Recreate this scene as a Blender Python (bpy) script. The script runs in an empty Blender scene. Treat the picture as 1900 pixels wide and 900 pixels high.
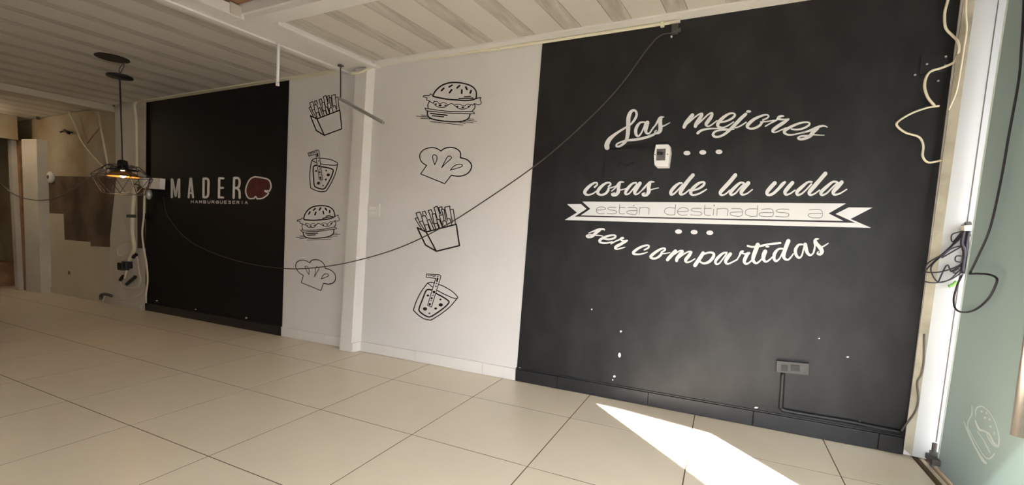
import bpy, bmesh, math, random
from mathutils import Vector, Matrix
from mathutils.geometry import tessellate_polygon
random.seed(7)
scn = bpy.context.scene
C = scn.collection

# ------------------------------------------------------------------ camera
S = 0.72                                   # one floor tile module, metres
FPX, SHX, SHY = 857.7545, -24.0177, 55.6983
YAW, PITCH, ROLL = -0.4513, -0.0868, 0.0383
CAM = Vector((3.1394*S, -4.6298*S, 1.6375*S))
H = 3.6341*S                               # ceiling height 2.617 m
fwd = Vector((math.sin(YAW)*math.cos(PITCH), math.cos(YAW)*math.cos(PITCH), math.sin(PITCH)))
rt = Vector((math.cos(YAW), -math.sin(YAW), 0))
up = rt.cross(fwd)
rt, up = rt*math.cos(ROLL)+up*math.sin(ROLL), -rt*math.sin(ROLL)+up*math.cos(ROLL)
cd = bpy.data.cameras.new('camera')
cd.sensor_fit = 'HORIZONTAL'; cd.sensor_width = 36
cd.lens = FPX/1900*36
cd.shift_x = -SHX/1900; cd.shift_y = SHY/1900
cd.clip_start = 0.02; cd.clip_end = 200
cam = bpy.data.objects.new('camera', cd); C.objects.link(cam)
cam.matrix_world = Matrix(((rt.x, up.x, -fwd.x, CAM.x), (rt.y, up.y, -fwd.y, CAM.y), (rt.z, up.z, -fwd.z, CAM.z), (0, 0, 0, 1)))
scn.camera = cam

# ------------------------------------------------------------------ sky, sun, exposure
w = bpy.data.worlds.new('sky'); scn.world = w; w.use_nodes = True
bg = w.node_tree.nodes['Background']
bg.inputs[0].default_value = (0.93, 0.94, 1.0, 1); bg.inputs[1].default_value = 8.0
sd = bpy.data.lights.new('sun', 'SUN'); sd.energy = 34; sd.angle = 0.009; sd.color = (1, 0.96, 0.92)
sun = bpy.data.objects.new('sun', sd); C.objects.link(sun)
AZ = Vector((-0.682, 0.731)); EL = math.radians(38)
sdir = Vector((AZ.x*math.cos(EL), AZ.y*math.cos(EL), -math.sin(EL)))
sun.rotation_euler = sdir.to_track_quat('-Z', 'Y').to_euler()
sun.location = (8, -8, 8)
vs = scn.view_settings
scn.display_settings.display_device = 'sRGB'
vs.view_transform = 'Standard'; vs.look = 'None'; vs.gamma = 1; vs.use_curve_mapping = False
vs.exposure = 1.25

# ------------------------------------------------------------------ measuring helpers
def ray(u, v): return fwd + rt*((u-950-SHX)/FPX) - up*((v-450-SHY)/FPX)
def hit(u, v, ax, val):
    d = ray(u, v); return CAM + d*((val-CAM[ax])/d[ax])
def on_wall(u, v, y=0.0): return hit(u, v, 1, y)
def on_floor(u, v, z=0.0): return hit(u, v, 2, z)
def on_x(u, v, x): return hit(u, v, 0, x)

# ------------------------------------------------------------------ materials
def mat(name, col, rough=0.6, spec=0.4, noise=0.0, nscale=6, metal=0.0, bump=0.0, bscale=60, col2=None, emit=None):
    m = bpy.data.materials.new(name); m.use_nodes = True
    nt = m.node_tree; b = nt.nodes['Principled BSDF']
    b.inputs['Base Color'].default_value = (*col, 1)
    b.inputs['Roughness'].default_value = rough
    b.inputs['Specular IOR Level'].default_value = spec
    b.inputs['Metallic'].default_value = metal
    tc = nt.nodes.new('ShaderNodeTexCoord')
    if noise or col2:
        n = nt.nodes.new('ShaderNodeTexNoise'); n.inputs['Scale'].default_value = nscale; n.inputs['Detail'].default_value = 6
        r = nt.nodes.new('ShaderNodeValToRGB')
        c2 = col2 or tuple(max(0, c*(1-noise)) for c in col)
        r.color_ramp.elements[0].position = 0.35; r.color_ramp.elements[1].position = 0.65
        r.color_ramp.elements[0].color = (*c2, 1); r.color_ramp.elements[1].color = (*col, 1)
        nt.links.new(tc.outputs['Object'], n.inputs['Vector']); nt.links.new(n.outputs['Fac'], r.inputs['Fac'])
        nt.links.new(r.outputs['Color'], b.inputs['Base Color'])
    if bump:
        n2 = nt.nodes.new('ShaderNodeTexNoise'); n2.inputs['Scale'].default_value = bscale
        bp = nt.nodes.new('ShaderNodeBump'); bp.inputs['Strength'].default_value = bump; bp.inputs['Distance'].default_value = 0.01
        nt.links.new(tc.outputs['Object'], n2.inputs['Vector']); nt.links.new(n2.outputs['Fac'], bp.inputs['Height'])
        nt.links.new(bp.outputs['Normal'], b.inputs['Normal'])
    if emit:
        b.inputs['Emission Color'].default_value = (*emit[0], 1); b.inputs['Emission Strength'].default_value = emit[1]
    return m

M = {}
M['white_wall'] = mat('white_wall_paint', (0.70, 0.67, 0.645), 0.55, 0.3, 0.05, 1.6, bump=0.04, bscale=45)
M['white_trim'] = mat('white_trim_paint', (0.72, 0.69, 0.65), 0.5, 0.35, 0.05, 3)
M['ceiling_pvc'] = mat('white_pvc_board', (0.60, 0.555, 0.49), 0.4, 0.4, 0.05, 1.5)
M['cream'] = mat('cream_plastic', (0.72, 0.66, 0.50), 0.45, 0.4, 0.08, 5)
M['cream_edge'] = mat('cream_plaster_edge', (0.44, 0.41, 0.32), 0.7, 0.2, 0.3, 9)
M['tile'] = mat('polished_beige_tile', (0.79, 0.70, 0.55), 0.32, 0.35, 0.05, 2.5)
M['grout'] = mat('brown_grout', (0.13, 0.09, 0.055), 0.9, 0.1)
M['white_plastic'] = mat('white_plastic', (0.80, 0.79, 0.77), 0.35, 0.5)
M['vinyl'] = mat('white_vinyl', (0.68, 0.68, 0.68), 0.5, 0.3, 0.04, 4)
M['ink'] = mat('black_vinyl', (0.013, 0.010, 0.010), 0.5, 0.3)
M['thin_ink'] = mat('grey_vinyl', (0.10, 0.10, 0.10), 0.5, 0.3)
M['red'] = mat('dark_red_vinyl', (0.085, 0.006, 0.008), 0.5, 0.3, 0.45, 14)
M['black_plastic'] = mat('black_plastic', (0.012, 0.011, 0.011), 0.45, 0.4)
M['cable_black'] = mat('dark_cable_sheath', (0.018, 0.015, 0.022), 0.5, 0.4)
M['cable_grey'] = mat('grey_cable_sheath', (0.085, 0.072, 0.06), 0.5, 0.3)
M['steel'] = mat('brushed_steel', (0.56, 0.50, 0.46), 0.32, 0.5, 0.1, 20, metal=0.9)
M['dark_steel'] = mat('dark_steel', (0.10, 0.095, 0.09), 0.45, 0.5, metal=0.6)
M['grey_metal'] = mat('galvanised_grey', (0.42, 0.41, 0.40), 0.4, 0.5, metal=0.4)
M['scar'] = mat('bare_brown_plaster', (0.165, 0.118, 0.082), 0.9, 0.1, col2=(0.075, 0.052, 0.036), nscale=2.2)
M['stained_wall'] = mat('stained_cream_wall', (0.40, 0.345, 0.26), 0.7, 0.2, col2=(0.27, 0.195, 0.10), nscale=1.3)
M['dado'] = mat('cream_dado_paint', (0.54, 0.475, 0.365), 0.6, 0.3, 0.08, 2)
M['post'] = mat('pale_post_paint', (0.42, 0.43, 0.415), 0.6, 0.3, 0.06, 4)
M['pillar'] = mat('cream_pillar_paint', (0.58, 0.53, 0.45), 0.6, 0.3, 0.15, 3)
M['beam_left'] = mat('cream_beam_paint', (0.56, 0.49, 0.38), 0.6, 0.3, 0.12, 2)
M['wood'] = mat('brown_board', (0.36, 0.20, 0.11), 0.6, 0.3, 0.4, 5)
M['threshold'] = mat('brown_worn_threshold', (0.16, 0.12, 0.10), 0.8, 0.2, 0.5, 12, bump=0.2)
M['socket_paint'] = mat('lightened_black_plastic', (0.040, 0.039, 0.037), 0.45, 0.4, 0.3, 25)  # black lightened so the low socket box reads as lit
M['cable_slung'] = mat('dusty_cable_sheath', (0.065, 0.055, 0.047), 0.6, 0.2)
M['green'] = mat('green_tape', (0.20, 0.42, 0.10), 0.5, 0.4)
M['pavement'] = mat('grey_pavement', (0.08, 0.08, 0.08), 0.9, 0.1, 0.2, 3)
M['sun_slab_grey'] = mat('grey_sun_slab', (0.30, 0.30, 0.30), 0.8, 0.2)
M['facade'] = mat('pale_facade', (0.55, 0.52, 0.48), 0.9, 0.1, 0.1, 1)
M['bulb'] = mat('glowing_bulb', (1, 0.8, 0.5), 0.4, 0.4, emit=((1, 0.66, 0.25), 9))
M['fill_shade'] = mat('fill_lamp_shade', (1, 0.9, 0.75), 0.5, 0.3, emit=((1, 0.82, 0.58), 6))
M['smoky'] = mat('smoky_cover', (0.16, 0.145, 0.15), 0.25, 0.5, 0.3, 30)
M['amber'] = mat('amber_glass', (0.42, 0.20, 0.06), 0.12, 0.6)
M['chip'] = mat('bare_plaster_chip', (0.75, 0.73, 0.70), 0.8, 0.2)

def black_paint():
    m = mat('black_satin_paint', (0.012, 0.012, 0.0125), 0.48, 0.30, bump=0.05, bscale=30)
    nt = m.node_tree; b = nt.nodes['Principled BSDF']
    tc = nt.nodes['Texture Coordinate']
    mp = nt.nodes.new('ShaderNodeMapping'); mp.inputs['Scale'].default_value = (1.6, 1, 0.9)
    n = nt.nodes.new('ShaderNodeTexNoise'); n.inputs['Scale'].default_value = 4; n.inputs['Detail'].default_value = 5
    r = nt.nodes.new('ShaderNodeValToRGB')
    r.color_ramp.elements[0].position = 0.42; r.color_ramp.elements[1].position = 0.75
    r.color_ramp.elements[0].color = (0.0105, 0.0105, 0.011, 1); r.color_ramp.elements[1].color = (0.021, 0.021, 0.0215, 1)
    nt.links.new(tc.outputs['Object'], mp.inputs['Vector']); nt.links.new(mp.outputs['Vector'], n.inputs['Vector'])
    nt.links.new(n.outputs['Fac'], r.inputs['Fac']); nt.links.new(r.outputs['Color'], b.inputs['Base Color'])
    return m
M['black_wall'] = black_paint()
M['deep_black'] = mat('deep_black_paint', (0.0075, 0.0072, 0.0075), 0.6, 0.15)
M['black_base'] = mat('black_skirting_paint', (0.016, 0.016, 0.017), 0.4, 0.35, 0.3, 8)

def streak_mat():                              # grey wood-grain print of the striped ceiling boards
    m = mat('grey_grain_pvc', (0.40, 0.37, 0.33), 0.4, 0.4)
    nt = m.node_tree; b = nt.nodes['Principled BSDF']; tc = nt.nodes['Texture Coordinate']
    mp = nt.nodes.new('ShaderNodeMapping'); mp.inputs['Scale'].default_value = (28, 3.0, 1)
    n = nt.nodes.new('ShaderNodeTexNoise'); n.inputs['Scale'].default_value = 1; n.inputs['Detail'].default_value = 5
    r = nt.nodes.new('ShaderNodeValToRGB')
    r.color_ramp.elements[0].position = 0.3; r.color_ramp.elements[1].position = 0.72
    r.color_ramp.elements[0].color = (0.36, 0.32, 0.27, 1); r.color_ramp.elements[1].color = (0.56, 0.515, 0.45, 1)
    nt.links.new(tc.outputs['Object'], mp.inputs['Vector']); nt.links.new(mp.outputs['Vector'], n.inputs['Vector'])
    nt.links.new(n.outputs['Fac'], r.inputs['Fac']); nt.links.new(r.outputs['Color'], b.inputs['Base Color'])
    return m
M['streak'] = streak_mat()

def frosted(name, col, tr, gl=0.06):
    m = bpy.data.materials.new(name); m.use_nodes = True; nt = m.node_tree; nt.nodes.clear()
    o = nt.nodes.new('ShaderNodeOutputMaterial')
    t = nt.nodes.new('ShaderNodeBsdfTranslucent'); t.inputs[0].default_value = (*tr, 1)
    d = nt.nodes.new('ShaderNodeBsdfDiffuse'); d.inputs[0].default_value = (*col, 1)
    g = nt.nodes.new('ShaderNodeBsdfGlossy'); g.inputs[1].default_value = 0.15
    a = nt.nodes.new('ShaderNodeMixShader'); a.inputs[0].default_value = 0.5
    b = nt.nodes.new('ShaderNodeMixShader'); b.inputs[0].default_value = gl
    nt.links.new(t.outputs[0], a.inputs[1]); nt.links.new(d.outputs[0], a.inputs[2])
    nt.links.new(a.outputs[0], b.inputs[1]); nt.links.new(g.outputs[0], b.inputs[2]); nt.links.new(b.outputs[0], o.inputs[0])
    return m
M['frosted'] = frosted('frosted_green_glass', (0.55, 0.655, 0.63), (0.19, 0.24, 0.23))
M['etched'] = frosted('etched_white_film', (0.85, 0.92, 0.90), (0.50, 0.58, 0.56), 0.02)
M['glass_edge'] = mat('polished_glass_edge', (0.80, 0.92, 0.86), 0.2, 0.5)

def pane_glass():
    m = bpy.data.materials.new('clear_pane_glass'); m.use_nodes = True; nt = m.node_tree; nt.nodes.clear()
    o = nt.nodes.new('ShaderNodeOutputMaterial'); t = nt.nodes.new('ShaderNodeBsdfTransparent'); t.inputs[0].default_value = (0.93, 0.96, 0.95, 1)
    g = nt.nodes.new('ShaderNodeBsdfGlossy'); g.inputs[1].default_value = 0.02
    x = nt.nodes.new('ShaderNodeMixShader'); x.inputs[0].default_value = 0.06
    nt.links.new(t.outputs[0], x.inputs[1]); nt.links.new(g.outputs[0], x.inputs[2]); nt.links.new(x.outputs[0], o.inputs[0])
    return m
M['clear_glass'] = pane_glass()
def clear_glass():
    m = bpy.data.materials.new('smoky_clear_cover'); m.use_nodes = True
    b = m.node_tree.nodes['Principled BSDF']
    b.inputs['Base Color'].default_value = (0.75, 0.72, 0.72, 1); b.inputs['Roughness'].default_value = 0.1
    b.inputs['Transmission Weight'].default_value = 0.85
    return m
M['cover'] = clear_glass()

# ------------------------------------------------------------------ object helpers
def link(name, verts, faces, m, parent=None, smooth=False, origin=None):
    """one mesh object; verts are world coordinates"""
    if parent is not None: base = Vector(parent['_o'])
    elif origin is not None: base = Vector(origin)
    else: base = Vector((0, 0, 0))
    me = bpy.data.meshes.new(name)
    me.from_pydata([tuple(Vector(v)-base) for v in verts], [], faces)
    if isinstance(m, (list, tuple)):
        for q in m: me.materials.append(q)
    else: me.materials.append(m)
    bm = bmesh.new(); bm.from_mesh(me); bmesh.ops.recalc_face_normals(bm, faces=bm.faces); bm.to_mesh(me); bm.free()
    if smooth:
        for p in me.polygons: p.use_smooth = True
    o = bpy.data.objects.new(name, me); C.objects.link(o)
    o.parent = parent
    if parent is None and origin is not None: o.location = base
    o['_o'] = tuple(base)
    return o
def tag(o, label, cat, group=None):
    o['label'] = label; o['category'] = cat
    if group: o['group'] = group
    return o
def struct(o): o['kind'] = 'structure'; return o
def thing(name, label, cat, loc, group=None):
    o = bpy.data.objects.new(name, None); C.objects.link(o); o.location = loc; o['_o'] = tuple(loc)
    o.empty_display_size = 0.05
    return tag(o, label, cat, group)

class G:                                        # collects geometry of ONE mesh
    def __init__(s): s.v = []; s.f = []
    def add(s, v, f):
        n = len(s.v); s.v += [Vector(q) for q in v]; s.f += [tuple(i+n for i in q) for q in f]; return s
    def box(s, x0, x1, y0, y1, z0, z1, bev=0.0):
        if bev <= 0:
            v = [(x, y, z) for z in (z0, z1) for y in (y0, y1) for x in (x0, x1)]
            return s.add(v, [(0, 1, 3, 2), (4, 6, 7, 5), (0, 4, 5, 1), (2, 3, 7, 6), (0, 2, 6, 4), (1, 5, 7, 3)])
        bm = bmesh.new(); bmesh.ops.create_cube(bm, size=1)
        for q in bm.verts: q.co = Vector(((x0+x1)/2+q.co.x*(x1-x0), (y0+y1)/2+q.co.y*(y1-y0), (z0+z1)/2+q.co.z*(z1-z0)))
        bmesh.ops.bevel(bm, geom=list(bm.edges), offset=bev, segments=2, affect='EDGES', profile=0.5)
        bm.verts.index_update()
        s.add([q.co.copy() for q in bm.verts], [tuple(q.index for q in f.verts) for f in bm.faces]); bm.free(); return s
    def prism(s, front, back):                  # two matching polygons
        n = len(front)
        tri = tessellate_polygon([[Vector(p) for p in front]])
        f = [tuple(t) for t in tri] + [tuple(i+n for i in reversed(t)) for t in tri]
        f += [(i, (i+1) % n, (i+1) % n+n, i+n) for i in range(n)]
        return s.add(list(front)+list(back), f)
    def hexa(s, a, b):                          # 4-corner prism between two quads
        return s.add(list(a)+list(b), [(0, 1, 2, 3), (7, 6, 5, 4), (0, 4, 5, 1), (1, 5, 6, 2), (2, 6, 7, 3), (3, 7, 4, 0)])
    def tube(s, pts, r, n=8, smooth=True, sub=5, close=False):
        pts = [Vector(p) for p in pts]
        if smooth and len(pts) > 2: pts = crom(pts, sub, close)
        rings = []; prev = None
        for i, p in enumerate(pts):
            if close: t = pts[(i+1) % len(pts)]-pts[i-1]
            else: t = pts[min(i+1, len(pts)-1)]-pts[max(i-1, 0)]
            t.normalize()
            if prev is None:
                a = t.orthogonal().normalized()
            else:
                a = prev - t*prev.dot(t); a.normalize()
            prev = a; b = t.cross(a)
            rr = r(i/(len(pts)-1)) if callable(r) else r
            rings.append([p+a*rr*math.cos(2*math.pi*k/n)+b*rr*math.sin(2*math.pi*k/n) for k in range(n)])
        v = [q for R in rings for q in R]; f = []
        m = len(rings)
        for i in range(m if close else m-1):
            j = (i+1) % m
            f += [(i*n+k, i*n+(k+1) % n, j*n+(k+1) % n, j*n+k) for k in range(n)]
        if not close:
            f += [tuple(range(n)), tuple(reversed(range((m-1)*n, m*n)))]
        return s.add(v, f)
    def lathe(s, prof, c, n=24, axis='z'):      # prof: (radius, height) list
        v = []; f = []
        for (r, h) in prof:
            for k in range(n):
                a = 2*math.pi*k/n
                if axis == 'z': v.append((c[0]+r*math.cos(a), c[1]+r*math.sin(a), c[2]+h))
                elif axis == 'y': v.append((c[0]+r*math.cos(a), c[1]-h, c[2]+r*math.sin(a)))
                else: v.append((c[0]-h, c[1]+r*math.cos(a), c[2]+r*math.sin(a)))
        m = len(prof)
        for i in range(m-1): f += [(i*n+k, i*n+(k+1) % n, (i+1)*n+(k+1) % n, (i+1)*n+k) for k in range(n)]
        f += [tuple(range(n)), tuple(reversed(range((m-1)*n, m*n)))]
        return s.add(v, f)
    def out(s, name, m, parent=None, smooth=False, origin=None): return link(name, s.v, s.f, m, parent, smooth, origin)

def crom(pts, sub=5, close=False):
    out = []; n = len(pts)
    for i in range(n if close else n-1):
        if close: p0, p1, p2, p3 = pts[i-1], pts[i], pts[(i+1) % n], pts[(i+2) % n]
        else: p0, p1, p2, p3 = pts[max(i-1, 0)], pts[i], pts[i+1], pts[min(i+2, n-1)]
        for k in range(sub):
            t = k/sub
            out.append(0.5*((2*p1)+(p2-p0)*t+(2*p0-5*p1+4*p2-p3)*t*t+(3*p1-p0-3*p2+p3)*t*t*t))
    if not close: out.append(pts[-1].copy())
    return out

# flat print laid on a surface: strokes are (x, y, width) in the drawing's own units
WK = 1.0
def ribbon(g, pts, place, d0, d1, sub=4, cap=True):
    """pts: Vectors (x, y, w); place(x, y, d) -> world point at depth d off the surface"""
    P = crom(pts, sub) if len(pts) > 2 else [p.copy() for p in pts]
    if cap:
        for end in (0, 1):
            a, b = (P[0], P[1]) if end == 0 else (P[-1], P[-2])
            t = Vector((a.x-b.x, a.y-b.y)); 
            if t.length < 1e-6: continue
            t.normalize(); r = a.z/2
            ex = [Vector((a.x+t.x*r*k, a.y+t.y*r*k, a.z*q)) for k, q in ((0.5, 0.87), (0.87, 0.5), (1.0, 0.08))]
            if end == 0: P = list(reversed(ex))+P
            else: P = P+ex
    n = len(P); v = []; f = []
    for i, p in enumerate(P):
        q0, q1 = P[max(i-1, 0)], P[min(i+1, n-1)]
        t = Vector((q1.x-q0.x, q1.y-q0.y))
        if t.length < 1e-9: t = Vector((1, 0))
        t.normalize(); nx, ny = -t.y, t.x; h = max(p.z, 0.2)*0.5*WK
        for (sx, dd) in ((1, d1), (-1, d1), (1, d0), (-1, d0)):
            v.append(place(p.x+nx*h*sx, p.y+ny*h*sx, dd))
    for i in range(n-1):
        a, b = i*4, i*4+4
        f += [(a, a+1, b+1, b), (a, b, b+2, a+2), (a+1, a+3, b+3, b+1)]
    f += [(0, 2, 3, 1), (4*n-4, 4*n-3, 4*n-1, 4*n-2)]
    g.add(v, f)
def poly_flat(g, pts, place, d0, d1):
    g.prism([place(x, y, d1) for x, y in pts], [place(x, y, d0) for x, y in pts])
def ellipse(cx, cy, rx, ry, n=20): return [(cx+rx*math.cos(2*math.pi*k/n), cy+ry*math.sin(2*math.pi*k/n)) for k in range(n)]
def strokes(g, data, place, d0, d1, w=None):
    """data: list of strokes; a stroke is a list of (x,y[,w]); 'L' first = straight corners; 'E' = filled ellipse; 'P' = filled polygon"""
    for k, s in enumerate(data):
        e = d1+0.00003*(k % 7)
        if s[0] == 'E': poly_flat(g, ellipse(*s[1:]), place, d0, e); continue
        if s[0] == 'P': poly_flat(g, s[1:], place, d0, e); continue
        lin = s[0] == 'L'
        q = s[1:] if lin else s
        ww = w
        if not isinstance(q[0], (tuple, list)): ww = q[0]; q = q[1:]
        P = [Vector((p[0], p[1], p[2] if len(p) > 2 else ww)) for p in q]
        if lin:
            for a, b in zip(P[:-1], P[1:]): ribbon(g, [a, b], place, d0, e)
        else: ribbon(g, P, place, d0, e)
def crop(ox, oy, s): return lambda x, y, d: on_wall(ox+x/s, oy+y/s, -d)
PAINT = 0.004                                   # the painted panels stand this proud of the plaster

# ------------------------------------------------------------------ STRUCTURE
XL, XR, YF = -10.0, 3.45, -5.4
SK = 0.09                                       # the ceiling runs slightly askew to the tiles
wall = struct(G().box(XL, XR+0.2, 0, 0.15, -0.05, H+0.45).out('wall_back', M['white_wall']))
def panel(name, pts, m, d0=0.0, d1=PAINT, parent=wall):
    g = G(); g.prism([on_wall(u, v, -d1) for u, v in pts], [on_wall(u, v, -d0+0.0005) for u, v in pts]); return g.out(name, m, parent)
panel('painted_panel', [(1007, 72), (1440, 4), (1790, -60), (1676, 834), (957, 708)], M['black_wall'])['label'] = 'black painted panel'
panel('painted_panel', [(272, 182), (537, 144), (523, 622), (270, 580)], M['deep_black'])['label'] = 'deep black painted panel'
panel('plaster_scar', [(78, 326), (268, 330), (271, 461), (168, 457), (168, 449), (120, 445), (118, 397), (75, 395)], M['scar'], 0, 0.003)['label'] = 'bare brown plaster where steps stood'
panel('painted_panel', [(75, 395), (118, 397), (120, 445), (168, 449), (168, 457), (271, 461), (271, 585), (70, 545)], M['dado'], 0, 0.0025)['label'] = 'cream dado paint with stepped top edge'
panel('painted_panel', [(-60, 180), (212, 192), (216, 330), (-60, 326)], M['stained_wall'], 0, 0.0025)['label'] = 'stained yellow upper wall'
panel('painted_panel', [(-60, 326), (76, 326), (72, 545), (-60, 520)], M['stained_wall'], 0, 0.0022)['label'] = 'stained lower wall'
# pillar faces
struct(G().prism([on_wall(u, v, -0.03) for u, v in [(213, 186), (271, 178), (270, 330), (255, 345), (255, 462), (270, 462), (269, 581), (204, 568), (204, 440), (216, 330)]],
                 [on_wall(u, v, 0.01) for u, v in [(213, 186), (271, 178), (270, 330), (255, 345), (255, 462), (270, 462), (269, 581), (204, 568), (204, 440), (216, 330)]]).out('trim_1', M['pillar']))
pil = struct(G().hexa([on_wall(630, 653, -0.07), on_wall(651, 654, -0.07), on_wall(681, 126, -0.07), on_wall(660, 128, -0.07)],
                      [on_wall(640, 646, 0.01), on_wall(672, 648, 0.01), on_wall(699, 120, 0.01), on_wall(668, 122, 0.01)]).out('trim_2', M['white_trim']))
struct(G().hexa([on_wall(629, 653.5, -0.078), on_wall(653, 655, -0.078), on_wall(654.5, 638, -0.078), on_wall(630.5, 636, -0.078)],
                [on_wall(639, 647, 0.01), on_wall(674, 649, 0.01), on_wall(675, 632, 0.01), on_wall(640, 630, 0.01)]).out('trim_3', M['white_trim']))
# end post beside the glass door: cream edge strip, then white face
struct(G().hexa([on_wall(1692, 846, -0.06), on_wall(1762, 862, -0.06), on_wall(1885, -40, -0.06), on_wall(1815, -40, -0.06)],
                [on_wall(1676, 832, 0.01), on_wall(1752, 848, 0.01), on_wall(1880, -40, 0.01), on_wall(1793, -40, 0.01)]).out('trim_4', M['post']))
struct(G().hexa([on_wall(1676.5, 833, -0.045), on_wall(1692, 845, -0.0605), on_wall(1815, -40, -0.0605), on_wall(1794, -40, -0.045)],
                [on_wall(1676, 832, 0.005), on_wall(1688, 836, 0.005), on_wall(1808, -40, 0.005), on_wall(1793, -40, 0.005)]).out('trim_5', M['cream_edge']))

# floor with single tiles
floor = struct(G().box(XL, XR, YF, 0.02, -0.12, -0.0007).out('floor', M['grout']))
R0 = 0.7007*S
tmesh = {}
for j in range(-1, 7):
    ya = -R0-S*j; yb = ya-S
    if j == -1: ya = -0.0; yb = -R0
    for i in range(-13, 5):
        xa, xb = i*S, (i+1)*S
        if xb > 3.30: xb = 3.30
        key = (round(xb-xa, 3), round(ya-yb, 3))
        if key not in tmesh:
            o = G().box(0.003, key[0]-0.003, 0.003, key[1]-0.003, -0.008, 0.0).out('tile', M['tile']); tmesh[key] = o.data
            o.parent = floor
        else:
            o = bpy.data.objects.new('tile', tmesh[key]); C.objects.link(o); o.parent = floor
        o.location = (xa, yb, 0)
    
# ceiling: slab + pvc boards, the boards of a bay share one mesh
ceil = struct(G().box(XL, -1.0, YF, 0.0, H+0.012, H+0.10).box(-1.0, XR, -1.12, 0.0, H+0.012, H+0.10)
              .box(0.75, XR, YF, -1.12, H+0.012, H+0.10).box(-1.3, 0.75, YF, -2.9, H+0.012, H+0.10).out('ceiling', M['white_trim']))
def skew(x, y): return x+SK*y
def board(x0, x1, y0, y1, m, z0=H, z1=H+0.012, g=0.0015, par=ceil, name='plank'):
    return G().hexa([(skew(x0+g, y0), y0, z0), (skew(x1-g, y0), y0, z0), (skew(x1-g, y1), y1, z0), (skew(x0+g, y1), y1, z0)],
                    [(skew(x0+g, y0), y0, z1), (skew(x1-g, y0), y0, z1), (skew(x1-g, y1), y1, z1), (skew(x0+g, y1), y1, z1)]).out(name, m, par)
PER, ST = 0.342, 0.125
def boards(xa, xb, y0, y1):
    k = math.floor((xa-1.145)/PER)-1
    while True:
        s0 = 1.145+k*PER
        if s0 > xb: break
        for (p, q, m) in ((s0, s0+ST, M['streak']), (s0+ST, s0+PER, M['ceiling_pvc'])):
            p, q = max(p, xa), min(q, xb)
            if q-p > 0.02: board(p, q, y0, y1, m)
        k += 1
boards(-0.60, 3.46, -0.975, -0.10)
boards(-4.99, -0.99, YF, -0.06)
boards(0.95, 3.85, YF, -1.12)
boards(-9.6, -5.14, YF, -0.02)
# cornice strips along the wall
struct(G().box(-0.64, XR, -0.105, 0.0, H-0.012, H+0.013).out('trim_6', M['white_trim']))
struct(G().box(-4.45, -1.0, -0.065, 0.0, H-0.010, H+0.013).out('trim_7', M['cream']))
# beams
def beam(name, x0, x1, y0, y1, z0, m, lip=0.0):
    g = G().hexa([(skew(x0, y0), y0, z0), (skew(x1, y0), y0, z0), (skew(x1, y1), y1, z0), (skew(x0, y1), y1, z0)],
                 [(skew(x0, y0), y0, H+0.05), (skew(x1, y0), y0, H+0.05), (skew(x1, y1), y1, H+0.05), (skew(x0, y1), y1, H+0.05)])
    return struct(g.out(name, m))
beam('trim_8', -0.99, -0.60, -1.10, -0.0, H-0.022, M['white_trim'])
beam('trim_25', -0.99, -0.785, YF, -1.1005, H-0.0215, M['white_trim'])
def strip(x0, x1, y0, y1, z0, z1, name, m, par):
    return G().hexa([(skew(x0, y0), y0, z0), (skew(x1, y0), y0, z0), (skew(x1, y1), y1, z0), (skew(x0, y1), y1, z0)],
                    [(skew(x0, y0), y0, z1), (skew(x1, y0), y0, z1), (skew(x1, y1), y1, z1), (skew(x0, y1), y1, z1)]).out(name, m, par)
b8 = bpy.data.objects['trim_8']
strip(-1.005, -0.955, YF, -0.0, H-0.034, H-0.021, 'edge_moulding', M['white_trim'], b8)
strip(-0.665, -0.585, -0.99, -0.075, H-0.045, H-0.021, 'edge_moulding', M['white_trim'], b8)
beam('trim_9', -0.60, 3.6, -1.10, -0.965, H-0.020, M['white_trim'])
beam('trim_10', -5.13, -4.97, YF, -0.0, H-0.075, M['beam_left'])
# opening in the ceiling near the camera: timber above, an upright in the corner
tb_ = struct(G().box(-1.3, 1.0, -3.0, -1.09, H+0.105, H+0.15).out('trim_11', M['white_trim']))
for k in range(9):
    G().box(-1.12+k*0.22, -0.905+k*0.22, -2.88, -1.135, H+0.060+0.010*(k % 2), H+0.103).out('board', M['wood'], tb_)
struct(G().box(-0.93, -0.885, -1.20, -1.122, H-0.015, H+0.058).out('trim_13', M['pillar']))

# partition far left with doorway, jambs and lintel
struct(G().box(-7.36, -7.28, YF, -0.19, 2.27, H+0.02).box(-7.36, -7.28, YF, -1.6, 0, 2.27).out('wall_left', M['stained_wall']))
struct(G().hexa([on_floor(49, 541, 0.0), on_floor(76, 543.5, 0.0), on_floor(76, 543.5, 0.0)+Vector((0.03, 0.17, 0)), on_floor(49, 541, 0.0)+Vector((0.03, 0.17, 0))],
                [p+Vector((0.09, 0, 2.28)) for p in (on_floor(49, 541), on_floor(76, 543.5), on_floor(76, 543.5)+Vector((0.03, 0.17, 0)), on_floor(49, 541)+Vector((0.03, 0.17, 0)))]).out('trim_15', M['pillar']))
struct(G().box(-7.62, -7.50, -0.20, -0.02, 0, 2.28).out('trim_16', M['pillar']))
struct(G().box(-7.50, -7.42, -0.14, -0.02, 0, 2.28).out('trim_17', M['wood']))
struct(G().box(XL-0.1, XL, YF, 0.0, -0.05, H+0.1).out('wall_far', M['stained_wall']))
# street front behind the camera: unseen opening added and sized to let daylight in
FX0, FX1, FZ = 1.1, 3.36, 1.5
struct(G().box(XL, FX0, YF-0.1, YF, -0.05, H+0.45).box(FX0, FX1, YF-0.1, YF, FZ, H+0.45).box(FX1, XR, YF-0.1, YF, -0.05, H+0.45).out('wall_front', M['white_wall']))

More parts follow.
